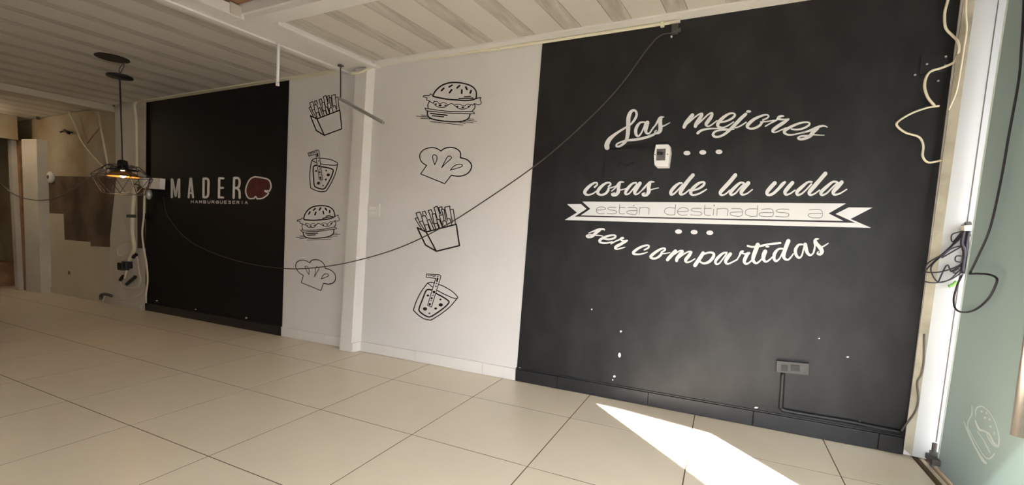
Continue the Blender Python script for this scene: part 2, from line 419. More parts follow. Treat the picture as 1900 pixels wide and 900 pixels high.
# baseboards of single tiles
def baseboard(name, us, m, z, thick, v0=700, ends=None):
    xs = us
    root = struct(G().box(xs[0], xs[-1], -thick*0.4, 0.0, 0.0, z*0.9).out(name, M['grout'] if m is not M['white_trim'] else M['white_trim']))
    for a, b in zip(xs[:-1], xs[1:]):
        G().box(a+0.0012, b-0.0012, -thick+random.uniform(-.0015, .001), -0.001, 0.002, z+random.uniform(-.002, .002), 0.003).out('tile', m, root)
    return root
bbk = baseboard('baseboard_right', [0.832, 1.183, 1.851, 2.502, 3.144, 3.262], M['black_base'], 0.10, 0.016)
G().box(0.832, 3.262, -0.012, -0.003, 0.101, 0.110, 0.002).out('cap', M['black_base'], bbk)
baseboard('baseboard_back', [-0.787, -0.141, 0.53, 0.830], M['white_trim'], 0.10, 0.013)
baseboard('baseboard_left', [-1.876, -1.249, -1.01], M['white_trim'], 0.10, 0.013)
baseboard('baseboard_middle', [-4.44, -3.83, -3.18, -2.528, -1.878], M['black_base'], 0.10, 0.016)
baseboard('baseboard_far', [-7.18, -6.5, -5.85, -5.16], M['dado'], 0.085, 0.014)
baseboard('baseboard_pillar', [-5.15, -4.45], M['pillar'], 0.07, 0.045)

# storefront on the right: threshold, glazing bars, header; clear glazing added past the opening for daylight
YD0, YD1, YO = -0.105, -1.47, -2.17             # door leaf from post to free edge, then the open gap
struct(G().box(3.30, 3.62, YF, 0.02, -0.06, -0.004, 0.004).out('trim_18', M['threshold']))
rail = struct(G().box(3.305, 3.325, YF, -0.01, -0.004, 0.004).out('trim_19', M['grout']))
G().box(3.325, 3.345, YF, -0.02, -0.004, 0.007).out('rail', M['tile'], rail)
struct(G().box(3.36, 3.46, YF, 0.0, H-0.06, H+0.15).out('trim_20', M['dark_steel']))
struct(G().box(3.36, 3.41, YO-0.05, YO, 0.0, H-0.06).out('trim_21', M['dark_steel']))
wn = struct(G().box(3.375, 3.387, YF, YO-0.05, 0.0, H-0.06).out('added_glazing', M['clear_glass']))
for y in (-3.25, -4.3): G().box(3.36, 3.41, y-0.025, y+0.025, 0.0, H-0.06).out('mullion', M['dark_steel'], wn)
G().box(3.36, 3.44, YF, YO-0.05, 1.55, H-0.06).out('sky_block_panel', M['dark_steel'], wn)  # added panel, keeps sky light off the upper wall
# outside
struct(G().box(3.62, 30, -34, 12, -0.25, -0.12).box(-12, 3.62, -34, YF-0.1, -0.25, -0.12).out('ground', M['pavement']))
sun_slab = struct(G().prism([(3.47, -2.487, 2.55), (6.3, -3.02, 2.55), (6.3, 0.6, 2.55), (3.47, 0.6, 2.55)],
                      [(3.47, -2.487, 2.60), (6.3, -3.02, 2.60), (6.3, 0.6, 2.60), (3.47, 0.6, 2.60)]).out('sun_shade_slab', M['sun_slab_grey']))  # unseen slab added to shade the door and end the sun patch
struct(G().box(13.0, 13.3, -34, -12.72, -0.12, 15.0).out('sun_block_wall', M['facade']))  # unseen tall wall added to keep sun off the side glazing
struct(G().box(13.0, 13.4, -12.62, 10, -0.12, 3.2).out('wall_outside', M['facade']))

# ------------------------------------------------------------------ OBJECTS
# glass door leaf
dr = thing('glass_door', 'frosted greenish glass door with steel pull handle at right edge of photo', 'door', (3.375, -0.8, 0.0))
GX = 3.370
e0, e1 = on_x(1737, 872, GX), on_x(1871, -10, GX)
ee = e0+(e1-e0)*((H-0.07)/(e1.z-e0.z)); e0 = e0-(e1-e0)*(e0.z/(e1.z-e0.z)); e0.z = 0.012; ee.z = H-0.07
G().hexa([(GX, e0.y, 0.012), (GX, YD1, 0.012), (GX, YD1, ee.z), (GX, ee.y, ee.z)],
         [(GX+.012, e0.y, 0.012), (GX+.012, YD1, 0.012), (GX+.012, YD1, ee.z), (GX+.012, ee.y, ee.z)]).out('pane', M['frosted'], dr)
G().hexa([(GX-.002, e0.y+.003, 0.012), (GX-.002, e0.y-.014, 0.012), (GX-.002, ee.y-.014, ee.z), (GX-.002, ee.y+.003, ee.z)],
         [(GX+.0125, e0.y+.003, 0.012), (GX+.0125, e0.y-.002, 0.012), (GX+.0125, ee.y-.002, ee.z), (GX+.0125, ee.y+.003, ee.z)]).out('polished_edge', M['glass_edge'], dr)
hx, hy = 3.325, -0.90
hd = G().tube([(hx, hy, 0.475), (hx, hy, 1.55)], 0.021, 16, False).out('handle', M['steel'], dr, True)
hd['label'] = 'brushed steel pull handle'
for z in (0.56, 1.45):
    G().tube([(hx, hy, z), (GX+.001, hy, z)], 0.009, 10, False).out('standoff', M['dark_steel'], hd, True)
G().box(3.335, 3.395, -0.175, -0.075, 0.03, 0.062, 0.004).tube([(3.36, -0.105, -0.004), (3.36, -0.105, 0.13)], 0.011, 10, False).box(3.345, 3.375, -0.12, -0.09, 0.062, 0.085, 0.003).out('pivot_hinge', M['dark_steel'], dr)
def on_glass(x, y, d): p = on_x(1760+x/5.629, 700+y/5.629, GX-0.0005); p.x -= d; return p
g = G()
strokes(g, [[(285, 400, 10), (290, 330, 14), (340, 305, 14), (400, 335, 12), (460, 410, 12), (500, 500, 12), (522, 600, 12), (525, 700, 14), (500, 725, 12), (450, 690, 12), (400, 600, 12)],
            [(165, 460, 12), (200, 560, 16), (260, 690, 18), (320, 800, 22), (365, 870, 30), (390, 895, 26)],
            [(200, 520, 10), (250, 620, 12), (320, 740, 12), (380, 830, 14), (430, 850, 16), (480, 800, 14)],
            [(245, 300, 10), (240, 390, 12), (200, 480, 12), (215, 570, 12)],
            [(280, 450, 14), (320, 540, 26), (370, 560, 20), (430, 600, 26), (470, 680, 26), (525, 725, 16)],
            [(300, 560, 10), (370, 660, 14), (400, 720, 20), (440, 790, 14)],
            ['E', 348, 358, 12, 14], ['E', 398, 372, 10, 12], ['E', 382, 425, 14, 16], ['E', 432, 440, 12, 14], ['E', 440, 515, 12, 16], ['E', 480, 580, 10, 18]],
        on_glass, 0.0, 0.0006)
g.out('etched_burger', M['etched'], dr)

# pendant lamp
LX, LY = -2.875, -0.93
G().lathe([(0.128, 0), (0.128, 0.012)], (-2.838+0.0, -1.00, H-0.004), 28).out('round_hole', M['black_plastic'], ceil)
lp = thing('pendant_lamp', 'black wire cage pendant lamp with glowing amber bulb hanging from ceiling', 'lamp', (LX, LY, 1.40))
cnp = G().lathe([(0.010, 0.03), (0.03, 0.02), (0.10, 0.014), (0.102, 0.0), (0.01, -0.002)], (LX, LY, 2.470), 28).out('canopy', M['black_plastic'], lp, True)
G().tube([(LX+0.03, LY+0.02, H-0.004), (LX+0.05, LY+0.01, 2.56), (LX, LY, 2.50)], 0.0035, 6).tube([(LX+0.06, LY+0.02, H-0.004), (LX+0.0, LY, 2.55), (LX+0.005, LY, 2.50)], 0.003, 6).out('wire', M['cable_grey'], cnp)
G().tube([(LX, LY, 2.47), (LX, LY, 1.70)], 0.0065, 8, False).out('cord', M['cable_black'], lp)
G().lathe([(0.02, 0.085), (0.038, 0.075), (0.048, 0.0), (0.125, -0.004), (0.125, -0.010), (0.03, -0.012)], (LX, LY, 1.635), 28).out('socket', M['black_plastic'], lp, True)
G().lathe([(0.05, 0.03), (0.10, 0.012), (0.128, -0.02), (0.132, -0.022), (0.10, 0.008), (0.045, 0.026)], (LX, LY, 1.585), 28).out('reflector', M['amber'], lp, True)
bl = G().lathe([(0.008, 0.05), (0.014, 0.03), (0.025, 0.0), (0.025, -0.015), (0.016, -0.030), (0.003, -0.036)], (LX, LY, 1.590), 16).out('bulb', M['bulb'], lp, True)
bl['label'] = 'glowing amber bulb'
cg = G()
top, mid, bot = [], [], []
for k in range(8):
    a = 2*math.pi*k/8+0.2
    top.append(Vector((LX+0.12*math.cos(a), LY+0.12*math.sin(a), 1.665)))
    mid.append(Vector((LX+0.235*math.cos(a+.39), LY+0.235*math.sin(a+.39), 1.565)))
    bot.append(Vector((LX+0.16*math.cos(a), LY+0.16*math.sin(a), 1.405)))
for k in range(8):
    j = (k+1) % 8
    for a, b in ((top[k], top[j]), (mid[k], mid[j]), (bot[k], bot[j]), (top[k], mid[k]), (top[j], mid[k]), (mid[k], bot[k]), (mid[k], bot[j])):
        cg.tube([a, b], 0.0028, 6, False)
    if k % 2 == 0: cg.tube([top[k], Vector((LX, LY, 1.63))], 0.0028, 6, False)
cg.out('cage', M['cable_black'], lp)
ld = bpy.data.lights.new('bulb_light', 'POINT'); ld.energy = 1.5; ld.color = (1, 0.62, 0.28); ld.shadow_soft_size = 0.04
lo = bpy.data.objects.new('bulb_light', ld); C.objects.link(lo); lo.location = (LX, LY, 1.50)

def cable(name, pts, r, m, label, cat='cable', n=8, sub=6, group=None):
    o = G().tube(pts, r, n, True, sub).out(name, m, None, True, origin=pts[-1]); return tag(o, label, cat, group)
P = lambda u, v, y=-0.03: on_wall(u, v, y)

# long cable slung across the wall
cable('slung_cable', [P(1250, 61, -0.02), P(1225, 66, -0.05), P(1200, 92, -0.08), P(1150, 160), P(1085, 228, -.10), P(1000, 302, -.12), P(900, 372, -.12), P(820, 422, -.12), P(740, 460, -.12), P(660, 484, -.12), P(600, 495, -.10), P(545, 499, -.08), P(490, 494, -.06), P(440, 484, -.05), P(390, 467, -.04), P(345, 442, -.04), P(312, 402, -.035), P(303, 366, -.02)],
      0.0046, M['cable_slung'], 'long thin cable sagging across the wall from the ceiling edge', n=8)
hk = tag(G().box(*[c for c in (1.845, 1.885)], -0.035, -0.003, 2.515, 2.575, 0.004).box(1.855, 1.905, -0.05, -0.02, 2.52, 2.538, 0.003).out('cable_hook', M['dark_steel'], None, origin=(1.865, -0.004, 2.54)), 'small dark metal hook holding the slung cable near the ceiling', 'hook')

# conduit under the cornice with clips
ch = tag(G().tube([P(652, 136, -.10), P(668, 134, -.09), P(690, 124, -.05), P(720, 117, -.02), P(850, 100, -.018), P(1006, 78, -.018), P(1262, 39, -.018)], 0.012, 8, True, 5).out('cornice_conduit', M['cream'], None, True, origin=P(1006, 78, -.018)), 'cream conduit running under the ceiling edge above the white wall', 'conduit')
for u, v in ((908, 92), (926, 89), (1229, 45)):
    q = P(u, v, -.018); G().box(q.x-.012, q.x+.012, q.y-.016, -0.001, q.z-.016, q.z+.014, 0.003).out('clip', M['cream'], ch)
tag(G().tube([P(430, 158, -.02), P(500, 148, -.02), P(580, 137, -.02), P(628, 129, -.02)], 0.009, 8, True, 4).out('ceiling_cable', M['cream'], None, True, origin=P(500, 148, -.02)), 'cream cable along the ceiling edge above the left black panel', 'cable')
tag(G().box(*sorted((P(342, 173).x, P(426, 160).x)), -0.03, -0.004, P(342, 173).z-.02, P(342, 173).z+.012, 0.003).out('loose_trunking', M['cream'], None, origin=P(380, 167)), 'short loose strip of cream trunking at the top of left black panel', 'trunking')

# hanging stub and dangling bracket
q0 = on_floor(517, 80, H-0.03); q1 = on_wall(515, 153, q0.y)
sp = tag(G().tube([q0, q1], 0.011, 10, False).tube([q1+Vector((0, 0, .0)), q1-Vector((0, 0, .025))], 0.014, 10, False).out('hanging_conduit', M['white_plastic'], None, True, origin=q0), 'short white conduit hanging straight down from the ceiling beam', 'conduit')
r0 = on_floor(632, 121, H-0.03); r1 = on_wall(632, 184, r0.y); r2 = on_wall(712, 228, r0.y-0.25)
hb = thing('dangling_bracket', 'grey metal bracket dangling from a thin rod beside the white column', 'bracket', r0)
G().tube([r0, r1], 0.006, 8, False).out('rod', M['dark_steel'], hb)
G().box(r0.x-.02, r0.x+.02, r0.y-.02, r0.y+.02, r0.z-.012, r0.z, 0.003).out('ceiling_plate', M['dark_steel'], hb)
G().tube([r1+(r1-r2)*0.04, r2], 0.014, 10, False).tube([r2, r2+(r2-r1)*0.03], 0.008, 8, False).out('arm', M['grey_metal'], hb)

# breaker box and painted-over plate
bx = thing('breaker_box', 'white breaker box with smoky cover below the top line of lettering', 'breaker box', on_wall(1230, 288, -0.004))
fr = [on_wall(1190+x/10, 240+y/10, -0.065) for x, y in ((272, 285), (495, 280), (525, 315), (535, 430), (500, 685), (292, 688), (242, 650), (232, 480))]
cc = sum(fr, Vector())/8
bk = [cc+(p-cc)*1.06 for p in fr]
for p in bk: p.y = -0.004
G().prism(fr, bk).out('body', M['white_plastic'], bx)
def q4(x0, y0, x1, y1, ox, oy, s, d): return [on_wall(ox+a/s, oy+b/s, -d) for a, b in ((x0, y0), (x1, y0), (x1, y1), (x0, y1))]
wbox = [on_wall(1190+a/10, 240+b/10, -0.067) for a, b in ((285, 362), (455, 358), (440, 575), (275, 578))]
wdw = G().hexa(wbox, [p+Vector((0, .004, 0)) for p in wbox]).out('window', M['smoky'], bx)
for k, (x0, x1) in enumerate(((300, 345), (350, 395), (398, 430))):
    a = [on_wall(1190+a/10, 240+b/10, -0.072) for a, b in ((x0, 420), (x1, 418), (x1-4, 470), (x0-4, 472))]
    G().hexa(a, [p+Vector((0, .005, 0)) for p in a]).out('switch', M['black_plastic'] if k < 2 else M['dark_steel'], wdw)
for x, y in ((252, 468), (484, 462)):
    q = on_wall(1190+x/10, 240+y/10, -0.0655); G().lathe([(0.004, 0), (0.004, 0.002)], q, 10, 'y').out('screw', M['dark_steel'], bx)
cp = thing('cover_plate', 'black painted-over cover plate on black wall left of the breaker box', 'cover plate', on_wall(1165, 305, -0.004))
a = [on_wall(u, v, -0.018) for u, v in ((1122.5, 279), (1218, 272), (1216, 328), (1121.5, 331))]
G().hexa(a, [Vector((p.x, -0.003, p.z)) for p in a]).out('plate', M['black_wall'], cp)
for x, y, r in ((405, 510, .012), (440, 515, .009), (545, 530, .011), (600, 490, .009), (640, 470, .008)):
    G().lathe([(r, 0), (r, 0.006), (r*.7, 0.009)], on_wall(1110+x/10, 255+y/10, -0.018), 10, 'y').out('knob', M['black_wall'], cp)

# low outlet with its conduit
so = thing('wall_socket', 'black painted surface socket low on the right black wall', 'socket', on_wall(1470, 683, -0.004))
def os_(x, y, d): return on_wall(1380+x/4.284, 640+y/4.284, -d)
a = [os_(x, y, 0.034) for x, y in ((262, 128), (518, 150), (514, 240), (262, 216))]
sbx = G().hexa(a, [Vector((p.x, -0.003, p.z)) for p in a]).out('box', M['socket_paint'], so)
for x0, x1 in ((300, 350), (375, 445)):
    a = [os_(x, y, 0.039) for x, y in ((x0, 160), (x1, 164), (x1, 212), (x0, 206))]
    G().hexa(a, [p+Vector((0, .006, 0)) for p in a]).out('outlet', M['black_wall'], sbx)
tag(G().tube([os_(312, 222, .014), os_(305, 350, .014), os_(296, 480, .014), os_(302, 508, .014), os_(345, 525, .016), os_(600, 570, .016), os_(850, 612, .018), os_(1050, 655, .018), os_(1252, 694, .018)], 0.0125, 8, True, 4).out('socket_conduit', M['black_base'], None, True, origin=os_(302, 508, .014)), 'black painted conduit running from the low socket to the end post', 'conduit')
pc = lambda x, y, d=0.07: on_wall(1600+x/3, 600+y/3, -d)
cable('post_cable', [pc(345, 60), pc(342, 210), pc(328, 285), pc(305, 330), pc(312, 420), pc(295, 490), pc(245, 560, .05), pc(217, 600, .03)], 0.005, M['cable_grey'], 'dark grey cable running down the lower end post to the skirting')

# wall switch on the white wall
ws = thing('light_switch', 'white light switch plate on white wall right of the column', 'switch', on_wall(692, 390, -0.001))
a = [on_wall(u, v, -0.012) for u, v in ((682, 379), (703.5, 378), (703, 402), (681.5, 403))]
wsp = G().hexa(a, [Vector((p.x, -0.0005, p.z)) for p in a]).out('plate', M['white_trim'], ws)
for v0, v1 in ((384, 389), (393, 398)):
    a = [on_wall(u, v, -0.016) for u, v in ((686, v0), (697, v0-.4), (697, v1-.4), (686, v1))]
    G().hexa(a, [p+Vector((0, .005, 0)) for p in a]).out('rocker', M['white_plastic'], wsp)

# curly cream cables, upper right
cu = lambda x, y, d=0.02: on_wall(1600+x/2.813, y/2.813, -d)
cable('curled_cable', [cu(455, -30), cu(446, 5), cu(430, 70), cu(435, 145), cu(470, 185), cu(497, 215, .05), cu(505, 262, .05), cu(480, 322), cu(420, 352), cu(350, 378), cu(325, 440), cu(340, 505), cu(377, 552)], 0.0065, M['cream'], 'cream cable curling down the top of the right black wall')
cable('looped_cable', [cu(402, 553), cu(340, 562), cu(260, 590), cu(195, 628), cu(180, 655), cu(225, 692), cu(295, 715), cu(318, 760), cu(315, 815), cu(345, 848), cu(415, 836)], 0.0055, M['cream'], 'cream cable looping out on the black wall beside the end post')
cable('edge_cable', [cu(545, -20, .062), cu(540, 60, .062), cu(545, 150, .062), cu(530, 250, .062), cu(515, 350, .062), cu(490, 480, .06), cu(450, 575, .05)], 0.0045, M['cream'], 'thin cream cable down the edge of the end post')
sm = G(); a = [on_wall(u, v, -0.0615) for u, v in ((1852, 0), (1854, 0), (1738.5, 820), (1736, 820))]
sm.hexa(a, [p+Vector((0, .003, 0)) for p in a]); sm.out('seam', M['cable_grey'], bpy.data.objects['trim_4'])
bxp = thing('knocked_plate', 'worn black junction plate at the top right of black wall', 'plate', on_wall(1735, 120, -0.004))
a = [on_wall(u, v, -0.012) for u, v in ((1710, 103), (1762, 101), (1757, 134), (1706, 138))]
G().hexa(a, [Vector((p.x, -0.003, p.z)) for p in a]).out('plate', M['black_base'], bxp)
for u, v in ((1720, 119), (1755, 105), (1754, 121), (1741, 150), (1698, 139)):
    G().lathe([(0.006, 0), (0.005, 0.002)], on_wall(u, v, -0.0125), 8, 'y').out('chip', M['grey_metal'], bxp)

# tangle of cables on the end post
tb = lambda x, y, d=0.085: on_wall(1690+x/4.5, 400+y/4.5, -d)
tg = thing('cable_tangle', 'tangled bundle of black cables tied to the white end post', 'cable bundle', tb(470, 120, .06))
wires = [[(430, 130), (345, 160), (350, 220), (420, 140)], [(430, 140), (330, 260), (230, 350), (130, 450), (122, 472), (250, 470), (400, 420), (440, 370)],
         [(440, 150), (300, 300), (180, 410), (175, 480), (230, 555), (330, 530), (440, 420)], [(450, 160), (280, 310), (140, 400), (120, 460)],
         [(230, 555), (300, 415), (340, 470), (400, 440)], [(110, 550), (200, 562), (330, 535), (430, 470)],
         [(480, 140), (515, 200), (490, 290), (470, 400), (460, 480)], [(440, 340), (380, 340), (375, 380), (430, 390)],
         [(455, 130), (435, 250), (455, 350), (440, 480)], [(470, 130), (475, 300), (452, 480)], [(488, 130), (465, 250), (470, 380), (440, 485)],
         [(445, 130), (425, 230), (450, 300), (430, 470)], [(420, 260), (300, 330), (260, 350), (330, 280), (430, 250)], [(440, 420), (380, 480), (350, 460), (420, 420)]]
for k, wv in enumerate(wires):
    G().tube([tb(x, y, 0.078+0.006*(k % 4)) for x, y in wv], 0.0034 if k not in (8, 9, 10, 11) else 0.007, 6, True, 6).out('cable', M['cable_black'], tg, True)
a = [tb(x, y, .10) for x, y in ((445, 85), (532, 78), (534, 122), (447, 128))]
G().hexa(a, [p+Vector((0, .04, 0)) for p in a]).out('clamp', M['cream'], tg)
G().tube([tb(455, 76), tb(500, 72)], 0.014, 8, False).out('clamp_bolt', M['dark_steel'], tg)
G().tube([tb(318, 592), tb(350, 580), tb(385, 550)], 0.009, 8).out('tape', M['green'], tg, True)['label'] = 'green tape end'
lx = lambda x, y: on_x(1690+x/4.5, 400+y/4.5, 3.343)
cable('loop_cable', [tb(434, 492, .125), lx(418, 515), lx(385, 590), lx(358, 700), lx(375, 780), lx(440, 808), lx(540, 785), lx(650, 690), lx(712, 570), lx(712, 520), lx(650, 492), lx(560, 486), lx(490, 487)], 0.0046, M['cable_black'], 'black cable hanging in a round loop below the tangle over the glass')
ox = lambda u, v: on_x(u, v, 3.343)
cable('drop_cable', [ox(1900, -40), ox(1899, 20), ox(1895, 90), ox(1890, 150), ox(1872, 250), ox(1858, 330), ox(1838, 420), ox(1815, 475), ox(1800, 506)], 0.0048, M['cable_black'], 'black cable dropping in front of the glass door to the tangle')

# added fill lamp, brightens the far bay from out of frame at left
fl = thing('fill_lamp', 'added round white fill lamp, out of view in the far left bay', 'lamp', (-6.9, -1.05, H-0.09))
G().lathe([(0.14, 0.088), (0.16, 0.05), (0.16, 0.03)], (-6.9, -1.05, H-0.09), 24).out('base', M['white_trim'], fl, True)
G().lathe([(0.15, 0.03), (0.12, 0.0), (0.05, -0.012), (0.005, -0.014)], (-6.9, -1.05, H-0.09), 24).out('shade', M['fill_shade'], fl, True)
fd = bpy.data.lights.new('fill_lamp_light', 'POINT'); fd.energy = 4.5; fd.color = (1, 0.80, 0.55); fd.shadow_soft_size = 0.12
fo_ = bpy.data.objects.new('fill_lamp_light', fd); C.objects.link(fo_); fo_.location = (-6.9, -1.05, H-0.26)

# ---- far left: conduits, boxes, plugs
pp = lambda u, v, y=-0.055: on_wall(u, v, y)
cable('upper_conduit', [pp(272, 179), pp(257, 186), pp(250, 194), pp(251, 206), pp(253, 230), pp(254, 290), pp(254, 328)], 0.015, M['cream'], 'cream conduit down the pillar beside left black panel, above the white box')
lc = tag(G().tube([pp(250, 348), pp(247, 390), pp(246, 430), pp(249, 458), pp(244, 474), pp(238, 490)], 0.024, 10, True, 5).out('lower_conduit', M['cream'], None, True, origin=pp(247, 400)), 'thick cream conduit below the white box with black plugs and looped lead', 'conduit')
for u, v in ((244, 401),):
    q = pp(u, v); G().box(q.x-.06, q.x+.06, q.y-.03, -0.031, q.z-.02, q.z+.02, .004).out('clamp', M['dark_steel'], lc)
tag(G().box(pp(262, 401).x-.05, pp(262, 401).x+.05, -0.075, -0.011, pp(262, 401).z-.035, pp(262, 401).z+.035, .006).out('pipe_clamp', M['black_plastic'], None, origin=pp(262, 401)), 'small black clamp block right of the thick cream conduit', 'clamp')
jb = thing('junction_box', 'white box on the left edge of the left black panel', 'box', on_wall(281, 340, -0.004))
a = [on_wall(u, v, -0.09) for u, v in ((266, 329), (297, 331), (296, 351), (265, 349))]
G().hexa(a, [Vector((p.x, -0.031, p.z)) for p in a]).out('body', M['white_plastic'], jb)
a = [on_wall(u, v, -0.075) for u, v in ((249, 331), (266, 331), (265, 348), (249, 345))]
G().hexa(a, [Vector((p.x, -0.031, p.z)) for p in a]).out('side_cover', M['pillar'], jb)
G().tube([on_wall(279, 331, -.095), on_wall(276, 343, -.095), on_wall(272, 352, -.09)], 0.006, 6).out('wire', M['cable_black'], jb)
G().tube([on_wall(248, 342, -.08), on_wall(256, 343, -.09), on_wall(264, 349, -.09)], 0.008, 6).out('wire', M['cable_black'], jb)
q = on_wall(276, 352, -.06)
tag(G().lathe([(0.02, 0), (0.034, -0.03), (0.036, -0.07), (0.02, -0.11), (0.004, -0.12)], q, 14).out('small_bulb', M['grey_metal'], None, True, origin=q), 'small grey bulb hanging under the white box', 'bulb')
cable('edge_wire', [pp(268, 352), pp(267, 400), pp(264, 430), pp(266, 455), pp(272, 490), pp(274, 520), pp(271, 545), pp(271, 562, -.05)], 0.011, M['cream'], 'cream wire down the left border of left black panel')
cable('white_coil', [pp(241, 452), pp(230, 453), pp(221, 459), pp(218, 467), pp(221, 474), pp(228, 473), pp(235, 468), pp(241, 463)], 0.008, M['cream'], 'small white coil of cable left of the thick conduit')
pl = lc
q = pp(231, 493, -.08)
G().box(q.x-.09, q.x+.03, q.y-.045, -.031, q.z-.06, q.z+.04, .012).out('adapter', M['black_plastic'], pl)
G().box(q.x-.01, q.x+.10, q.y-.035, -.031, q.z-.035, q.z+.06, .012).out('adapter', M['cable_black'], pl)
G().tube([pp(236, 500), pp(233, 510), pp(231, 516)], 0.012, 8).out('lead', M['cream'], pl, True)
lq = lc
G().tube([pp(236, 484), pp(250, 472), pp(256, 485), pp(258, 505), pp(261, 520), pp(256, 532), pp(243, 535), pp(230, 533), pp(223, 524), pp(226, 512)], 0.012, 8).out('lead', M['pillar'], lq, True)
for u, v, dx, dz in ((226, 516, .04, .03), (247, 517, .05, .028), (239, 524, .05, .028), (250, 475, .035, .02)):
    p = pp(u, v, -.065); G().tube([p-Vector((dx, 0, dz)), p+Vector((dx, 0, dz))], 0.021, 8, False).out('plug', M['cable_black'], lq)
cable('floor_wire', [pp(190, 560, -.06), pp(196, 548, -.06), pp(206, 553, -.07), pp(225, 557, -.07), pp(245, 553, -.07), pp(262, 544, -.06), pp(271, 535, -.05)], 0.009, M['pillar'], 'pale wire trailing along the base of the pillar')
tag(G().tube([pp(188, 556, -.05), pp(188, 548, -.05), pp(195, 546, -.05), pp(206, 549, -.06)], 0.022, 8).out('pipe_elbow', M['dark_steel'], None, True, origin=pp(192, 552)), 'dark pipe elbow at the foot of the pillar', 'pipe')

sw = lambda u, v: on_wall(u, v, LY)
cable('swag_cable', [sw(-70, 262), sw(-35, 305), sw(0, 340), sw(22, 358), sw(45, 368), sw(75, 372), sw(105, 367), sw(130, 355), sw(150, 341), sw(168, 330), sw(178, 326), mid[3]+(mid[3]-Vector((LX, LY, mid[3].z)))*0.06], 0.006, M['cable_grey'], 'dark cable swagging from the far left to the pendant cage')
tag(G().tube([on_wall(118, 190, -.11), on_wall(135, 222, -.07), on_wall(152, 262, -.05), on_wall(178, 294, -.05), on_wall(204, 322, -.05)], 0.013, 8).out('thin_rod', M['cream'], None, True, origin=on_wall(152, 262, -.05)), 'bent pale rod slanting across the stained wall', 'rod')
tag(G().tube([on_wall(182, 207, -.11), on_wall(204, 330, -.11)], 0.012, 8, False).out('thin_rod', M['cream'], None, True, origin=on_wall(193, 268, -.11)), 'straight pale rod leaning beside the pendant lamp', 'rod')
tag(G().tube([on_wall(75, 216, -.03), on_wall(140, 206, -.03), on_wall(212, 196, -.03)], 0.012, 8).out('dark_pipe', M['dark_steel'], None, True, origin=on_wall(140, 206, -.04)), 'dark pipe running along top of the stained wall', 'pipe')
tag(G().tube([on_wall(68, 186, -.06), on_wall(71, 222, -.06)], 0.022, 8, False).out('pipe_stub', M['dark_steel'], None, True, origin=on_wall(69, 190, -.06)), 'short upright dark pipe stub under the far ceiling', 'pipe')
tag(G().tube([on_wall(162, 266, -.05), on_wall(174, 250, -.05), on_wall(188, 233, -.05)], 0.009, 6).out('brown_wire', M['wood'], None, True, origin=on_wall(162, 266, -.05)), 'thin brown wire slanting between the two pale rods', 'wire')
tag(G().tube([on_wall(112, 245, -.05), on_wall(122, 243, -.05), on_wall(134, 246, -.05)], 0.012, 6).tube([on_wall(120, 242, -.07), on_wall(128, 247, -.07)], 0.02, 6, False).out('wall_hook', M['black_plastic'], None, True, origin=on_wall(124, 244, -.05)), 'small black hook sticking out of the stained wall', 'hook')
q = on_wall(97, 329, -.004)
lh = thing('lamp_holder', 'white round porcelain lamp holder on the stained wall', 'lamp holder', q)
G().lathe([(0.085, 0), (0.085, 0.03), (0.05, 0.05)], q, 18, 'y').out('base', M['white_trim'], lh, True)
G().lathe([(0.028, 0.05), (0.028, 0.056)], q, 14, 'y').out('opening', M['dark_steel'], lh)
q = on_wall(130, 506, -.0025)
fo = thing('far_outlet', 'small cream outlet plate low on the far wall', 'outlet', q)
G().box(q.x-.07, q.x+.07, -.014, -.002, q.z-.05, q.z+.05, .003).out('plate', M['beam_left'], fo)
G().box(q.x-.03, q.x+.03, -.018, -.013, q.z-.025, q.z+.025, .002).out('socket', M['scar'], fo)
# low shelf seen through the doorway
sh = thing('low_shelf', 'low reddish brown shelf through the far left doorway', 'shelf', (-8.7, -0.2, 0.0))
for z in (0.06, 0.22, 0.36): G().box(-9.6, -8.15, -0.36, -0.02, z, z+0.03).out('board', M['wood'], sh)
for x in (-9.6, -8.9, -8.2): G().box(x, x+0.03, -0.36, -0.02, 0.0, 0.36).out('upright', M['wood'], sh)
tag(G().box(-8.62, -8.42, -.3, -.12, .39, .47, .02).tube([(-8.52, -.2, .46), (-8.5, -.2, .55)], .03, 8, False).out('brown_bundle', M['scar'], None, origin=(-8.5, -.2, .39)), 'small dark bundle on the low reddish shelf', 'bundle')

# flecks where the black paint has chipped
for u, v, a_, b_ in ((1098, 574, 1.5, 1.5), (1152, 615, 2, 2), (1149.5, 659, 2.5, 4.5), (1140, 698.5, 2.2, 2), (1137, 705, 1.2, 1.2), (1573, 662.5, 2.5, 1.3), (1595, 783, 2.6, 1.8), (1403, 756.5, 3.6, 1.5), (964, 683.5, 2.6, 2), (291, 558, 2, 1.2), (363, 574, 2, 1.2), (457, 590, 2.2, 1.8), (1520, 628, 1.5, 1), (1246, 68, 2, 2.5)):
    g = G(); poly_flat(g, ellipse(u, v, a_, b_, 9), lambda x, y, d: on_wall(x, y, -d), PAINT, PAINT+0.0012); g.out('chip', M['chip'], wall)
